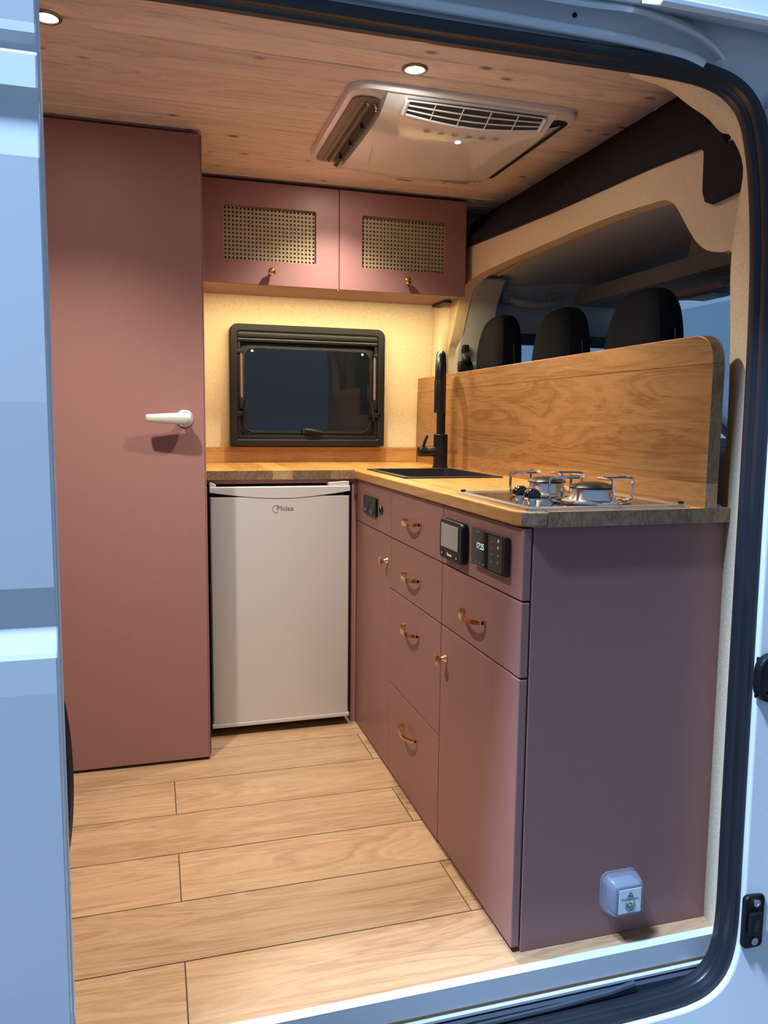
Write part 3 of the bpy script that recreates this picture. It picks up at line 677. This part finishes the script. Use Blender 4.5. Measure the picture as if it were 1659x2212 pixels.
for i in range(4):
    z0, z1 = zb[i], zb[i+1]; t = BM()
    if i < 3: P = [(YS, z0), (ywall(z0)-.004, z0), (ywall(z1)-.004, z1), (YS, z1)]
    else:
        r = .056; P = [(YS, z0), (ywall(z0)-.004, z0), (ywall(z1)-.004, z1)]+[(YS+r-r*math.sin(a), z1-r+r*math.cos(a)) for a in [PI/2*k_/10 for k_ in range(11)]]
    prism(t, P, 'x', XS0, XS1); endgrain(obj('stave', t, OAK_BACK, sp, bevel=.0022 if i == 3 else 0))

# ================================================================ SINK + TAP
sk = thing('sink', 'black square inset kitchen sink in the oak worktop', 'sink', (.69, 1.14, ZU-.14))
X0, X1, YS0, YS1 = .527, .850, .918, 1.358
t = BM()
o_ = rrect(X0, X1, YS0, YS1, .012, 4); i_ = rrect(X0+.022, X1-.022, YS0+.022, YS1-.022, .02, 4); b_ = rrect(X0+.032, X1-.032, YS0+.032, YS1-.032, .03, 4)
rg = [[(p[0], p[1], ZT+.0004) for p in o_], [(p[0], p[1], ZT+.004) for p in o_], [(p[0], p[1], ZT+.004) for p in i_], [(p[0], p[1], ZT-.004) for p in i_], [(p[0], p[1], ZU-.12) for p in b_]]
V = [[t.verts.new(p) for p in r_] for r_ in rg]; n = len(o_)
for A, B in zip(V, V[1:]):
    for k_ in range(n): t.faces.new((A[k_], A[(k_+1) % n], B[(k_+1) % n], B[k_]))
t.faces.new(V[-1])
obj('basin', t, BLACKS, sk, smooth=True)
obj('drain', lathe(BM(), [(.04, 0), (.04, .003), (.03, .004), (0, .002)], (.69, 1.14, ZU-.1198), 'z', 24), STEEL, sk, smooth=True)
tp = thing('kitchen_tap', 'matt black kitchen tap with a tall arched spout behind the sink', 'tap', (.838, 1.452, ZT))
TX, TY = .838, 1.452
obj('base_body', lathe(BM(), [(.029, 0), (.029, .005), (.0265, .006), (.0265, .122), (.024, .124), (0, .124)], (TX, TY, ZT+.0003), 'z', 28), BLACKM, tp, smooth=True)
dv = Vector((-.42, -.907, 0)).normalized()*.0
dirv = Vector((-.40, -.916, 0)).normalized(); rad = .066; zc_ = 1.255
path = [(TX, TY, ZT+.12), (TX, TY, 1.10), (TX, TY, zc_)]
for k_ in range(1, 13):
    a = PI*k_/12; p = Vector((TX, TY, zc_))+dirv*rad*(1-math.cos(a))+Vector((0, 0, 1))*rad*math.sin(a); path.append(tuple(p))
endp_ = Vector(path[-1]); path.append(tuple(endp_-Vector((0, 0, .03))))
obj('spout', tube(BM(), path, .0165, 16), BLACKM, tp, smooth=True)
sh = obj('spray_head', lathe(BM(), [(.0175, 0), (.0185, .004), (.0185, .052), (.0175, .0525), (.0175, .054), (.0185, .0545), (.0185, .112), (.015, .114), (0, .114)], tuple(endp_-Vector((0, 0, .028))), '-z', 24), BLACKM, tp, smooth=True)
obj('valve_barrel', lathe(BM(), [(.019, 0), (.019, .040), (.0185, .041), (.0185, .043), (.0195, .044), (.0195, .070), (.017, .073), (0, .073)], (TX-.012, TY, .972), '-x', 24), BLACKM, tp, smooth=True)
obj('lever', tube(BM(), [(TX-.070, TY-.004, .985), (TX-.066, TY-.008, 1.005), (TX-.056, TY-.012, 1.032)], [.0055, .0058, .0045], 10), BLACKM, tp, smooth=True)

# ================================================================ GAS HOB
hb = thing('gas_hob', 'stainless two-burner gas hob set in the worktop end', 'hob', (.68, .25, ZT))
HX0, HX1, HY0, HY1 = .497, .866, .056, .432
t = BM()
o_ = rrect(HX0, HX1, HY0, HY1, .012, 4); m_ = rrect(HX0+.012, HX1-.012, HY0+.012, HY1-.012, .010, 4); n_ = rrect(HX0+.020, HX1-.020, HY0+.020, HY1-.020, .010, 4)
loft(t, [[(p[0], p[1], ZT+.0003) for p in o_], [(p[0], p[1], ZT+.0055) for p in o_], [(p[0], p[1], ZT+.0075) for p in m_], [(p[0], p[1], ZT+.003) for p in n_]])
obj('tray', t, STEEL, hb, smooth=True)
obj('glass_plate', prism(BM(), rrect(HX0+.022, HX1-.022, HY0+.022, HY1-.022, .01, 4), 'z', ZT+.0032, ZT+.0048), mat('smoked_glass', (.03, .022, .016), .05, coat=.5), hb)
for (bx, by, sc) in ((.690, .150, 1.0), (.675, .318, .92)):
    z0 = ZT+.0048
    bn = obj('burner', lathe(BM(), [(.062*sc, 0), (.062*sc, .004), (.056*sc, .006), (.050*sc, .008), (.040*sc, .026), (.040*sc, .029), (0, .029)], (bx, by, z0), 'z', 32), STEEL, hb, smooth=True)
    obj('burner_cap', lathe(BM(), [(.036*sc, .029), (.046*sc, .030), (.047*sc, .033), (.040*sc, .038), (.025*sc, .042), (.010*sc, .0435), (0, .0435)], (bx, by, z0), 'z', 32), BLACKM, bn, smooth=True)
    zt_ = z0+.052
    for ang, ln in ((PI, .098), (0, .098), (PI/2, .085), (-PI/2, .078)):
        dx, dy = math.cos(ang), math.sin(ang)
        pts = [(bx+dx*ln*sc*.82, by+dy*ln*sc*.82, z0+.003), (bx+dx*ln*sc*.96, by+dy*ln*sc*.96, z0+.006), (bx+dx*ln*sc, by+dy*ln*sc, z0+.016), (bx+dx*ln*sc, by+dy*ln*sc, zt_-.008), (bx+dx*ln*sc*.93, by+dy*ln*sc*.93, zt_), (bx+dx*ln*sc*.30, by+dy*ln*sc*.30, zt_+.001)]
        obj('pan_support', tube(BM(), densify([Vector(q) for q in pts], 3), .0030, 8), CHROME, bn, smooth=True)
    obj('support_ring', tube(BM(), [(bx+math.cos(a)*.080*sc, by+math.sin(a)*.072*sc, z0+.003) for a in [2*PI*k_/32 for k_ in range(32)]], .0028, 8, closed=True), CHROME, bn, smooth=True)
for (kx, ky) in ((.549, .196), (.544, .132)):
    kb = obj('control_knob', lathe(BM(), [(.017, .014), (.0185, .017), (.0180, .022), (.014, .029), (.008, .033), (0, .034)], (kx, ky, ZT+.0045), 'z', 24), GLOSSB, hb, smooth=True)
    obj('knob_stem', lathe(BM(), [(.009, 0), (.009, .015), (0, .015)], (kx, ky, ZT+.0045), 'z', 16), CHROME, kb, smooth=True)
obj('rubber_stop', lathe(BM(), [(.006, 0), (.006, .004), (0, .005)], (HX1-.012, HY0+.02, ZT+.0075), 'z', 12), BLACKP, hb, smooth=True)
obj('rubber_stop', lathe(BM(), [(.006, 0), (.006, .004), (0, .005)], (HX0+.012, HY1-.02, ZT+.0075), 'z', 12), BLACKP, hb, smooth=True)

# ================================================================ FRIDGE
fx0, fx1, fy, fz0, fz1 = -.0134, .4616, 1.3292, .035, .8592
fg = thing('fridge', 'silver grey under-counter fridge in the niche beside the wardrobe', 'fridge', (.224, 1.6, 0))
obj('body', box(BM(), fx0+.004, fx1-.004, fy+.052, 1.84, .028, .855), FRIDGE_D, fg, bevel=.004)
t = BM(); prism(t, [(fx0+.010, fy), (fx1-.010, fy), (fx1-.003, fy+.003), (fx1, fy+.010), (fx1, fy+.045), (fx0, fy+.045), (fx0, fy+.010), (fx0+.003, fy+.003)], 'z', fz0+.012, fz1-.034)
fd = obj('door', t, FRIDGE, fg, smooth=True, bevel=.001)
# top strip with a shallow curved lower edge
pts = [(fx0-.001, fz1-.018), ]+[(fx0-.001+(fx1-fx0+.002)*k_/16, fz1-.018-.022*math.sin(PI*k_/16)) for k_ in range(1, 16)]+[(fx1+.001, fz1-.018), (fx1+.001, fz1), (fx0-.001, fz1)]
obj('top_strip', prism(BM(), pts, 'y', fy-.0025, fy+.045), FRIDGE, fg, bevel=.002)
obj('bottom_strip', rbox(BM(), fx0-.002, fx1+.002, fy-.003, fy+.045, fz0-.002, fz0+.012, .004), FRIDGE, fg, smooth=True)
t = BM(); prism(t, [(fx1-.075, fz1+.0005), (fx1-.002, fz1+.0005), (fx1-.002, fz1+.014), (fx1-.012, fz1+.016), (fx1-.075, fz1+.012)], 'y', fy+.004, fy+.045)
obj('hinge_cover', t, FRIDGE, fg, bevel=.0015)
t = BM(); prism(t, [(fx0, fz1+.0005), (fx0+.022, fz1+.0005), (fx0+.020, fz1+.008), (fx0+.006, fz1+.015), (fx0, fz1+.015)], 'y', fy+.004, fy+.045)
obj('hinge_cap', t, FRIDGE, fg, bevel=.0015)
for xx in (fx0+.05, fx1-.05): obj('foot', lathe(BM(), [(.016, 0), (.016, .010), (.008, .011), (.008, .0305), (0, .0305)], (xx, fy+.10, 0), 'z', 16), BLACKP, fg, smooth=True)
LOGOM = mat('logo_chrome', (.30, .29, .28), .25, metal=.8, var=.02)
text('logo_lettering', 'Midea', .0235, (.236, fy-.0004, .7840), (1, 0, 0), (0, 0, 1), LOGOM, fd)
obj('logo_ring', tube(BM(), [(.2055+math.cos(a)*.0125, fy-.0006, .7845+math.sin(a)*.0125) for a in [.5+4.6*k_/24 for k_ in range(25)]], .0011, 6), CHROME, fd, smooth=True)

# ================================================================ CONTROLS ON THE FRONTS
def plate_x(bm, y0, y1, z0, z1, th, r): return prism(bm, rrect(y0, y1, z0, z1, r, 4), 'x', XD-th, XD-.0003)
s_ = thing('power_socket', 'black double power socket on the corner cabinet panel', 'socket', (XD, 1.157, .806))
obj('plate', plate_x(BM(), 1.082, 1.233, .777, .837, .009, .004), BLACKP, s_, bevel=.0015)
for yy in (1.121, 1.194):
    k_ = obj('socket_insert', lathe(BM(), [(.0245, 0), (.0245, .0012), (.021, .0012), (.019, -.006), (0, -.006)], (XD-.0092, yy, .807), '-x', 28), BLACKS, s_, smooth=True)
    for dz in (-.0095, .0095): obj('contact_hole', lathe(BM(), [(.0028, 0), (.0028, .0004), (0, .0004)], (XD-.0036, yy+dz, .807), '-x', 10), GLOSSB, k_)
bt = obj('push_button', lathe(BM(), [(.0135, 0), (.0135, .004), (.0115, .008), (.007, .0105), (0, .0115)], (XD-.0003, 1.038, .8055), '-x', 24), GLOSSB, smooth=True)
tag(bt, 'small glossy black round button beside the socket', 'button')
m1_ = thing('tank_display', 'black wall display with a grey screen, between drawer handle and clock display', 'display', (XD, .405, .803))
obj('casing', plate_x(BM(), .332, .474, .757, .852, .018, .012), BLACKP, m1_, bevel=.003)
obj('screen', box(BM(), XD-.0192, XD-.0182, .352, .460, .786, .842), SCREEN, m1_)
for yy in (.452, .360): obj('key', lathe(BM(), [(.0065, 0), (.0065, .001), (0, .001)], (XD-.0181, yy, .770), '-x', 16), BLACKS, m1_)
for q, yy in enumerate((.418, .412, .406, .400, .394)): obj('brand_mark', box(BM(), XD-.0186, XD-.0181, yy-.0022, yy+.0022, .768, .7725+(.003 if q == 0 else 0)), WHITEP, m1_)
obj('key_symbol', box(BM(), XD-.0195, XD-.0191, .4505, .4535, .768, .772), WHITEP, m1_); obj('key_symbol', box(BM(), XD-.0195, XD-.0191, .358, .362, .768, .772), WHITEP, m1_)
m2_ = thing('control_display', 'wide black touch display showing the time 17:25', 'display', (XD, .202, .813))
obj('casing', plate_x(BM(), .116, .288, .772, .8535, .013, .006), GLOSSB, m2_, bevel=.0015)
text('clock_digits', '17:25', .0185, (XD-.0132, .2385, .8170), (0, -1, 0), (0, 0, 1), LEDW, m2_)
obj('icon_strip', box(BM(), XD-.0134, XD-.0131, .128, .196, .776, .8495), mat('icon_strip_grey', (.02, .02, .021), .3, var=.02), m2_)
for yy, zz, s in ((.147, .842, .003), (.147, .828, .003), (.147, .812, .0022), (.147, .797, .0022), (.178, .836, .0014), (.178, .824, .0014), (.178, .810, .0018), (.178, .795, .0018), (.279, .781, .0016), (.259, .781, .0016), (.239, .781, .0016), (.218, .781, .0022)):
    obj('touch_icon', lathe(BM(), [(s, 0), (s, .0003), (s*.45, .0003), (s*.45, 0)], (XD-.0135, yy, zz), '-x', 10), WHITEP if s > .0025 else mat('icon_grey', (.35, .36, .4), .4, var=.01), m2_)
obj('brand_bar', box(BM(), XD-.0134, XD-.0131, .243, .258, .8472, .8480), mat('icon_grey', (.35, .36, .4)), m2_)

# gas alarm on end panel
ga = thing('gas_alarm', 'clear plastic covered gas alarm on the dark end panel', 'gas alarm', (.738, .04, .10))
t = BM()
def rr3(x0, x1, z0, z1, r, yy): return [(p[0], yy, p[1]) for p in rrect(x0, x1, z0, z1, r, 6)]
ax0, ax1, az0, az1 = .694, .782, .058, .146
loft(t, [rr3(ax0, ax1, az0, az1, .018, .0593), rr3(ax0, ax1, az0, az1, .018, .0565), rr3(ax0+.003, ax1-.003, az0+.003, az1-.003, .017, .0555), rr3(ax0+.003, ax1-.003, az0+.003, az1-.003, .018, .050), rr3(ax0+.001, ax1-.001, az0+.001, az1-.001, .018, .047), rr3(ax0+.006, ax1-.006, az0+.006, az1-.006, .016, .024), rr3(ax0+.012, ax1-.012, az0+.012, az1-.012, .012, .018), rr3(ax0+.016, ax1-.016, az0+.016, az1-.016, .010, .0165)])
obj('cover', t, CLEAR, ga, smooth=True)
lx0, lx1, lz0, lz1 = ax0+.018, ax1-.018, az0+.018, az1-.018
obj('sensor_box', rbox(BM(), lx0-.003, lx1+.003, .0225, .0585, lz0-.003, lz1+.003, .003), mat('alarm_grey', (.16, .18, .23), .4, var=.02), ga, smooth=True)
lb = obj('label_plate', box(BM(), lx0, lx1, .0155, .0163, lz0, lz1), LABELW, ga)
lcx = (lx0+lx1)/2
text('alarm_name', 'TriGasAlarm', .0078, (lcx, .0153, lz0+.0305), (1, 0, 0), (0, 0, 1), GREYP, lb, ext=.0001)
for s_r in (.0085, .0048):
    obj('triangle_mark', tube(BM(), [(lcx+math.sin(a)*s_r, .0152, lz0+.0405+math.cos(a)*s_r*.85) for a in (0, 2*PI/3, 4*PI/3)], .0007, 5, closed=True), GREYP, lb)
obj('maker_bar', box(BM(), lcx-.006, lcx+.007, .0152, .0154, lz0+.0347, lz0+.0355), GREYP, lb)
obj('button_shield', tube(BM(), [(lcx-.0095, .0152, lz0+.025), (lcx-.0095, .0152, lz0+.015)]+[(lcx+.0095*math.cos(a), .0152, lz0+.015+.0095*math.sin(a)) for a in [PI+PI*k_/12 for k_ in range(1, 12)]]+[(lcx+.0095, .0152, lz0+.015), (lcx+.0095, .0152, lz0+.026)], .0010, 6), GREYP, lb, smooth=True)
gb = obj('test_button', lathe(BM(), [(.0062, 0), (.0062, .001), (0, .001)], (lcx, .0156, lz0+.0165), '-y', 20), mat('dark_green', (.01, .05, .03), .3, var=.02), lb)
obj('green_lens', lathe(BM(), [(.0044, 0), (.0044, .001), (.003, .0018), (0, .002)], (lcx, .0146, lz0+.0165), '-y', 18), GREEN, lb, smooth=True)

# ================================================================ WINDOW (far wall)
wn = bpy.data.objects.new('window_1', None); COL.objects.link(wn); wn.location = (.42, 1.87, .975); struct(wn, 'black framed hinged camper window with dark acrylic pane')
WX0, WX1, WZ0, WZ1 = .103, .731, .979, 1.453
WY = 1.830
def ringxz(o, i, y0, y1):
    bm = BM(); n = len(o)
    vo0 = [bm.verts.new((p[0], y0, p[1])) for p in o]; vi0 = [bm.verts.new((p[0], y0, p[1])) for p in i]; vo1 = [bm.verts.new((p[0], y1, p[1])) for p in o]; vi1 = [bm.verts.new((p[0], y1, p[1])) for p in i]
    for k in range(n):
        j = (k+1) % n
        bm.faces.new((vo0[k], vo0[j], vi0[j], vi0[k])); bm.faces.new((vo1[k], vi1[k], vi1[j], vo1[j])); bm.faces.new((vo0[k], vo1[k], vo1[j], vo0[j])); bm.faces.new((vi0[k], vi0[j], vi1[j], vi1[k]))
    return bm
def rr_bot(x0, x1, z0, z1, rt, rb, n=6):
    out = []
    for cx, cz, a, r in ((x1-rt, z1-rt, 0, rt), (x0+rt, z1-rt, PI/2, rt), (x0+rb, z0+rb, PI, rb), (x1-rb, z0+rb, 1.5*PI, rb)):
        for k in range(n+1): t_ = a+PI/2*k/n; out.append((cx+r*math.cos(t_), cz+r*math.sin(t_)))
    return out
obj('frame', ringxz(rr_bot(WX0, WX1, WZ0, WZ1, .032, .006), rr_bot(WX0+.030, WX1-.030, WZ0+.028, WZ1-.030, .014, .004), WY, 1.889), BLACKP, wn, bevel=.007, bseg=3)
obj('frame_backing', box(BM(), WX0+.012, WX1-.012, WY+.0345, WY+.037, WZ0+.012, WZ1-.012), BLACKP, wn)
obj('blind_rail', rbox(BM(), WX0+.030, WX1-.030, WY+.004, WY+.030, WZ1-.052, WZ1-.030, .005), BLACKP, wn, smooth=True)
obj('fly_screen_rail', rbox(BM(), WX0+.030, WX1-.030, WY+.007, WY+.028, WZ1-.068, WZ1-.054, .004), BLACKM, wn, smooth=True)
obj('lower_rail', rbox(BM(), WX0+.030, WX1-.030, WY+.004, WY+.028, WZ0+.028, WZ0+.044, .004), BLACKP, wn, smooth=True)
for xx in (WX0+.030, WX1-.042): obj('side_rail', box(BM(), xx, xx+.012, WY+.010, WY+.034, WZ0+.044, WZ1-.068), BLACKP, wn, bevel=.002)
px0, px1, pz0, pz1 = WX0+.040, WX1-.040, WZ0+.040, WZ1-.070
for q in range(3):
    d_ = .006*q
    obj('rubber_step', ringxz(rrect(px0+d_, px1-d_, pz0+d_, pz1-d_, .045, 7), rrect(px0+d_+.006, px1-d_-.006, pz0+d_+.006, pz1-d_-.006, .040, 7), WY+.030-.003*q, WY+.0345), BLACKS, wn)
obj('pane', prism(BM(), rrect(px0+.017, px1-.017, pz0+.017, pz1-.017, .034, 7), 'y', WY+.024, WY+.034), PANE, wn, bevel=.004, bseg=3)
for xx in (.192, .640): obj('screw', lathe(BM(), [(.005, 0), (.005, .002), (0, .003)], (xx, WY+.0238, 1.352), '-y', 14), WHITEP, wn, smooth=True)
for sx, x_ in ((1, .148), (-1, .690)):
    st = obj('stay_arm', tube(BM(), [(x_, WY+.012, 1.345), (x_, WY+.012, 1.165)], .0062, 12), mat('stay_tube', (.55, .47, .42), .25, metal=.9, var=.02), wn, smooth=True)
    obj('stay_bracket', rbox(BM(), x_-.020 if sx > 0 else x_-.008, x_+.008 if sx > 0 else x_+.020, WY+.004, WY+.024, 1.340, 1.354, .002), BLACKP, st)
    obj('stay_slider', rbox(BM(), x_-.009, x_+.009, WY+.002, WY+.022, 1.125, 1.170, .004), BLACKP, st, smooth=True)
    lt = obj('latch', rbox(BM(), x_-.028 if sx > 0 else x_-.020, x_+.020 if sx > 0 else x_+.028, WY+.000, WY+.026, 1.096, 1.116, .005), BLACKP, wn, smooth=True)
    obj('latch_lever', tube(BM(), [(x_+sx*.008, WY-.006, 1.082), (x_+sx*.012, WY-.010, 1.120), (x_+sx*.018, WY-.006, 1.160)], [.006, .0075, .005], 8), BLACKP, lt, smooth=True)
lt = obj('latch', rbox(BM(), .388, .428, WY+.002, WY+.028, WZ0+.046, WZ0+.070, .005), BLACKP, wn, smooth=True)
obj('latch_lever', tube(BM(), [(.400, WY-.006, WZ0+.066), (.430, WY-.010, WZ0+.062), (.466, WY-.006, WZ0+.056)], [.007, .0075, .005], 8), BLACKP, lt, smooth=True)

# ================================================================ ROOF AIR CONDITIONER
ac = thing('air_conditioner', 'white ceiling air conditioner with side louvers and touch icons', 'air conditioner', (.62, .98, ZC))
AX0, AX1, AY0, AY1 = .302, .946, .688, 1.278
def rz(x0, x1, y0, y1, r, z): return [(p[0], p[1], z) for p in rrect(x0, x1, y0, y1, r, 7)]
t = BM(); loft(t, [rz(AX0, AX1, AY0, AY1, .055, ZC-.0004), rz(AX0, AX1, AY0, AY1, .055, ZC-.012), rz(AX0+.004, AX1-.004, AY0+.004, AY1-.004, .052, ZC-.017)])
obj('base_frame', t, ACW, ac, smooth=True)
# curved glossy cover
t = BM(); rows = []
ny, nx = 14, 16
cx0, cx1 = .398, .872
for j in range(ny+1):
    v = j/ny; row = []
    for i in range(nx+1):
        u = i/nx
        yy = AY0+.012+(AY1-.018-(AY0+.012))*v
        bul = .010*math.sin(PI*u)**.8
        zz = ZC-.046-.012*math.sin(PI*u)-.006*math.sin(PI*v)
        if v < .16: zz = ZC-.018-(abs(zz-ZC)-.018)*(v/.16)**.7
        if v > .95: zz += (v-.95)/.05*.012
        xx = cx0+(cx1-cx0)*u
        if v < .08: xx += (.5-u)*.0
        row.append((xx, yy, zz))
    rows.append(row)
loft(t, rows, cap=False, closed=False)
# skirts
for col in (0, nx):
    a_ = [rows[j][col] for j in range(ny+1)]; ribbon(t, a_, [(p[0]+(-.006 if col == 0 else .006), p[1], ZC-.015) for p in a_])
a_ = rows[-1]; ribbon(t, a_, [(p[0], p[1]+.002, ZC-.015) for p in a_])
bmesh.ops.remove_doubles(t, verts=t.verts[:], dist=1e-5)
cv = obj('cover', t, ACW, ac, smooth=True)
# intake grille on the near slope
gy0, gz0, gy1, gz1 = AY0+.018, ZC-.0225, AY0+.078, ZC-.0525
def gp(u, v, lift=0): # u along x 0..1, v down the slope 0..1
    x_ = .452+(.842-.452)*u; bow = .30*math.sin(PI*u)
    vv_ = v*(0.62+bow)
    return (x_, gy0+(gy1-gy0)*vv_, gz0+(gz1-gz0)*vv_-lift)
t = BM(); loft(t, [[gp(u/20, 0, .002), gp(u/20, 1, .004)] for u in range(21)], cap=False, closed=False)
gm = obj('intake_mesh', t, ACG, ac, solid=.002)
for v in (.0, .34, .67, 1.0):
    obj('slat', tube(BM(), [gp(u/20, v, .006) for u in range(21)], .0022 if v < 1 else .003, 6), ACW, gm, smooth=True)
for u in (.0, .2, .4, .6, .8, 1.0): obj('slat_divider', tube(BM(), [gp(u, 0, .006), gp(u, 1, .006)], .0018 if 0 < u < 1 else .007, 6), ACW, gm)
# left outlet
t = BM()
o_ = rrect(.322, .396, AY0+.050, AY1-.022, .030, 6)
loft(t, [[(p[0], p[1], ZC-.0172) for p in o_], [(p[0], p[1], ZC-.021) for p in o_]])
ol = obj('air_outlet', t, ACL, ac, smooth=True)
for xx, zz in ((.340, .024), (.356, .030), (.378, .038)): 
    tt = BM(); loft(tt, [[(xx, AY0+.075, ZC-.021), (xx+.004, AY0+.075, ZC-.021), (xx+.010, AY0+.075, ZC-zz), (xx+.006, AY0+.075, ZC-zz)], [(xx, AY1-.045, ZC-.021), (xx+.004, AY1-.045, ZC-.021), (xx+.010, AY1-.045, ZC-zz), (xx+.006, AY1-.045, ZC-zz)]])
    obj('louver', tt, ACL, ol)
obj('outlet_rod', tube(BM(), [(.386, AY0+.08, ZC-.040), (.386, AY1-.05, ZC-.040)], .003, 8), mat('outlet_dark', (.02, .02, .02), .4), ol, smooth=True)
for yy in (AY0+.20, AY0+.34, AY0+.46): obj('rod_clip', box(BM(), .376, .389, yy-.004, yy+.004, ZC-.044, ZC-.030), mat('outlet_dark', (.02, .02, .02)), ol)
# right outlet with flap
o_ = rrect(.876, .932, AY0+.045, AY1-.012, .024, 6)
t = BM(); loft(t, [[(p[0], p[1], ZC-.0172) for p in o_], [(p[0], p[1], ZC-.0195) for p in o_]])
o2 = obj('air_outlet', t, mat('outlet_dark', (.02, .02, .02)), ac, smooth=True)
t = BM(); loft(t, [[(.878, AY0+.085, ZC-.042), (.900, AY0+.080, ZC-.030), (.918, AY0+.076, ZC-.021), (.914, AY0+.076, ZC-.0198), (.874, AY0+.085, ZC-.030)], [(.878, AY1-.02, ZC-.042), (.900, AY1-.02, ZC-.030), (.918, AY1-.02, ZC-.021), (.914, AY1-.02, ZC-.0198), (.874, AY1-.02, ZC-.030)]])
obj('flap', t, ACW, o2, smooth=True)
# touch icons, LED, sticker, brand bars
def acz(x_, y_):
    u = (x_-cx0)/(cx1-cx0); v = (y_-(AY0+.012))/(AY1-.018-(AY0+.012)); zz = ZC-.046-.012*math.sin(PI*u)-.006*math.sin(PI*v)
    if v < .16: zz = ZC-.018-(abs(zz-ZC)-.018)*(v/.16)**.7
    return zz-.0008
for k_ in range(6):
    x_ = .540+.0405*k_; y_ = .806
    obj('touch_icon', tube(BM(), [(x_+math.cos(a)*.0085, y_+math.sin(a)*.0085, acz(x_, y_)) for a in [2*PI*q/16 for q in range(16)]], .0006, 4, closed=True), GREYP, cv)
    obj('icon_glyph', tube(BM(), [(x_-.004, y_+.002*(-1)**k_, acz(x_, y_)), (x_, y_-.002*(-1)**k_, acz(x_, y_)), (x_+.004, y_+.002*(-1)**k_, acz(x_, y_))], .0006, 4), GREYP, cv)
x_, y_ = .648, .852
obj('power_light', tube(BM(), [(x_+math.cos(a)*.0070, y_+math.sin(a)*.0070, acz(x_, y_)) for a in [2*PI*q/16 for q in range(16)]], .0016, 5, closed=True), LEDB, cv)
for k_ in range(9): 
    xx = .640-.0062*k_; obj('brand_bar', box(BM(), xx-.0024, xx+.0024, 1.236, 1.242, acz(xx, 1.239)-.0002, acz(xx, 1.239)+.001), GREYP, cv)
t = BM(); zz = acz(.745, 1.222); prism(t, [(.728, 1.208), (.748, 1.232), (.764, 1.208)], 'z', zz-.0004, zz+.002); wl = obj('warning_triangle', t, YELLOW, cv)
obj('triangle_border', tube(BM(), [(.728, 1.208, zz-.0006), (.748, 1.232, zz-.0006), (.764, 1.208, zz-.0006)], .0012, 5, closed=True), GREYP, cv)
for q in range(3): xx = .802; zq = acz(xx, 1.210+.010*q); obj('warning_line', box(BM(), .772, .832, 1.209+.010*q, 1.211+.010*q, zq-.0012, zq+.003), mat('print_pale', (.32, .29, .28), .5, var=.01), cv)

# ================================================================ CEILING DOWNLIGHTS
def downlight(x_, y_, label, k=1.0):
    d = thing('ceiling_light', label, 'ceiling light', (x_, y_, ZC), 'recessed downlights in the pine ceiling')
    obj('bezel', lathe(BM(), [(.0225, .001), (.024, .0045), (.0285, .0045), (.0315, .002), (.0315, .0003), (.0225, .0003)], (x_, y_, ZC), '-z', 32), mat('bezel_bronze', (.22, .17, .14), .3, metal=.7, var=.02), d, smooth=True)
    obj('lens', lathe(BM(), [(.0225, .0005), (.0225, .0022), (0, .0026)], (x_, y_, ZC), '-z', 28), LENS, d, smooth=True)
    ld = bpy.data.lights.new('downlight_lamp', 'SPOT'); ld.energy = LAMP_W*k; ld.color = LAMP_COL; ld.spot_size = math.radians(120); ld.spot_blend = 1.0; ld.shadow_soft_size = .022
    lo = bpy.data.objects.new('downlight_lamp', ld); COL.objects.link(lo); lo.location = (x_, y_, ZC-.010); adopt(lo, d)
    wd_ = bpy.data.lights.new('lens_glow', 'AREA'); wd_.shape = 'DISK'; wd_.size = .044; wd_.energy = 1.9*k; wd_.color = LAMP_COL
    wo = bpy.data.objects.new('lens_glow', wd_); COL.objects.link(wo); wo.location = (x_, y_, ZC-.006); adopt(wo, d)
    return d
downlight(.434, .595, 'lit round downlight in front of the air conditioner')
downlight(.432, 1.331, 'lit round downlight between air conditioner and overhead cabinet', .55)
downlight(-.384, .600, 'lit round downlight cut off by the white sliding door')

# ================================================================ BODY FITTINGS ON THE PILLAR
sk_ = thing('door_striker', 'black door striker plate with two screws on the white pillar', 'striker', (.968, -.07, .075))
t = BM(); prism(t, rrect(.944, .992, .018, .132, .010, 5), 'y', -.078, -.0663); obj('plate', t, BLACKP, sk_, bevel=.003)
obj('catch', rbox(BM(), .950, .980, -.090, -.0775, .052, .100, .005), BLACKP, sk_, smooth=True)
obj('slot', box(BM(), .957, .969, -.0912, -.0902, .062, .088), GLOSSB, sk_)
for zz in (.034, .117): obj('screw', lathe(BM(), [(.008, 0), (.008, .003), (.004, .003), (.003, .001), (0, .001)], (.970, -.078, zz), '-y', 18), STEEL, sk_, smooth=True)
hd_ = thing('handle_recess', 'black rounded door handle recess at the right edge', 'door handle', (1.0, -.08, .59))
obj('bezel', ringxz(rrect(.932, 1.06, .540, .638, .035, 7), rrect(.944, 1.05, .552, .626, .028, 7), -.086, -.0663), BLACKP, hd_, bevel=.005, bseg=3)
obj('cup', box(BM(), .940, 1.055, -.0700, -.0664, .548, .630), GLOSSB, hd_)
for xx, zz in ((.985, .645), (.990, .525)):
    k_ = obj('body_plug', lathe(BM(), [(.006, 0), (.0055, .0012), (0, .0016)], (xx, -.0660, zz), '-y', 16), WHITE, smooth=True); tag(k_, 'small white plug on the pillar ' + ('above' if zz > .6 else 'below')+' the black handle', 'plug')
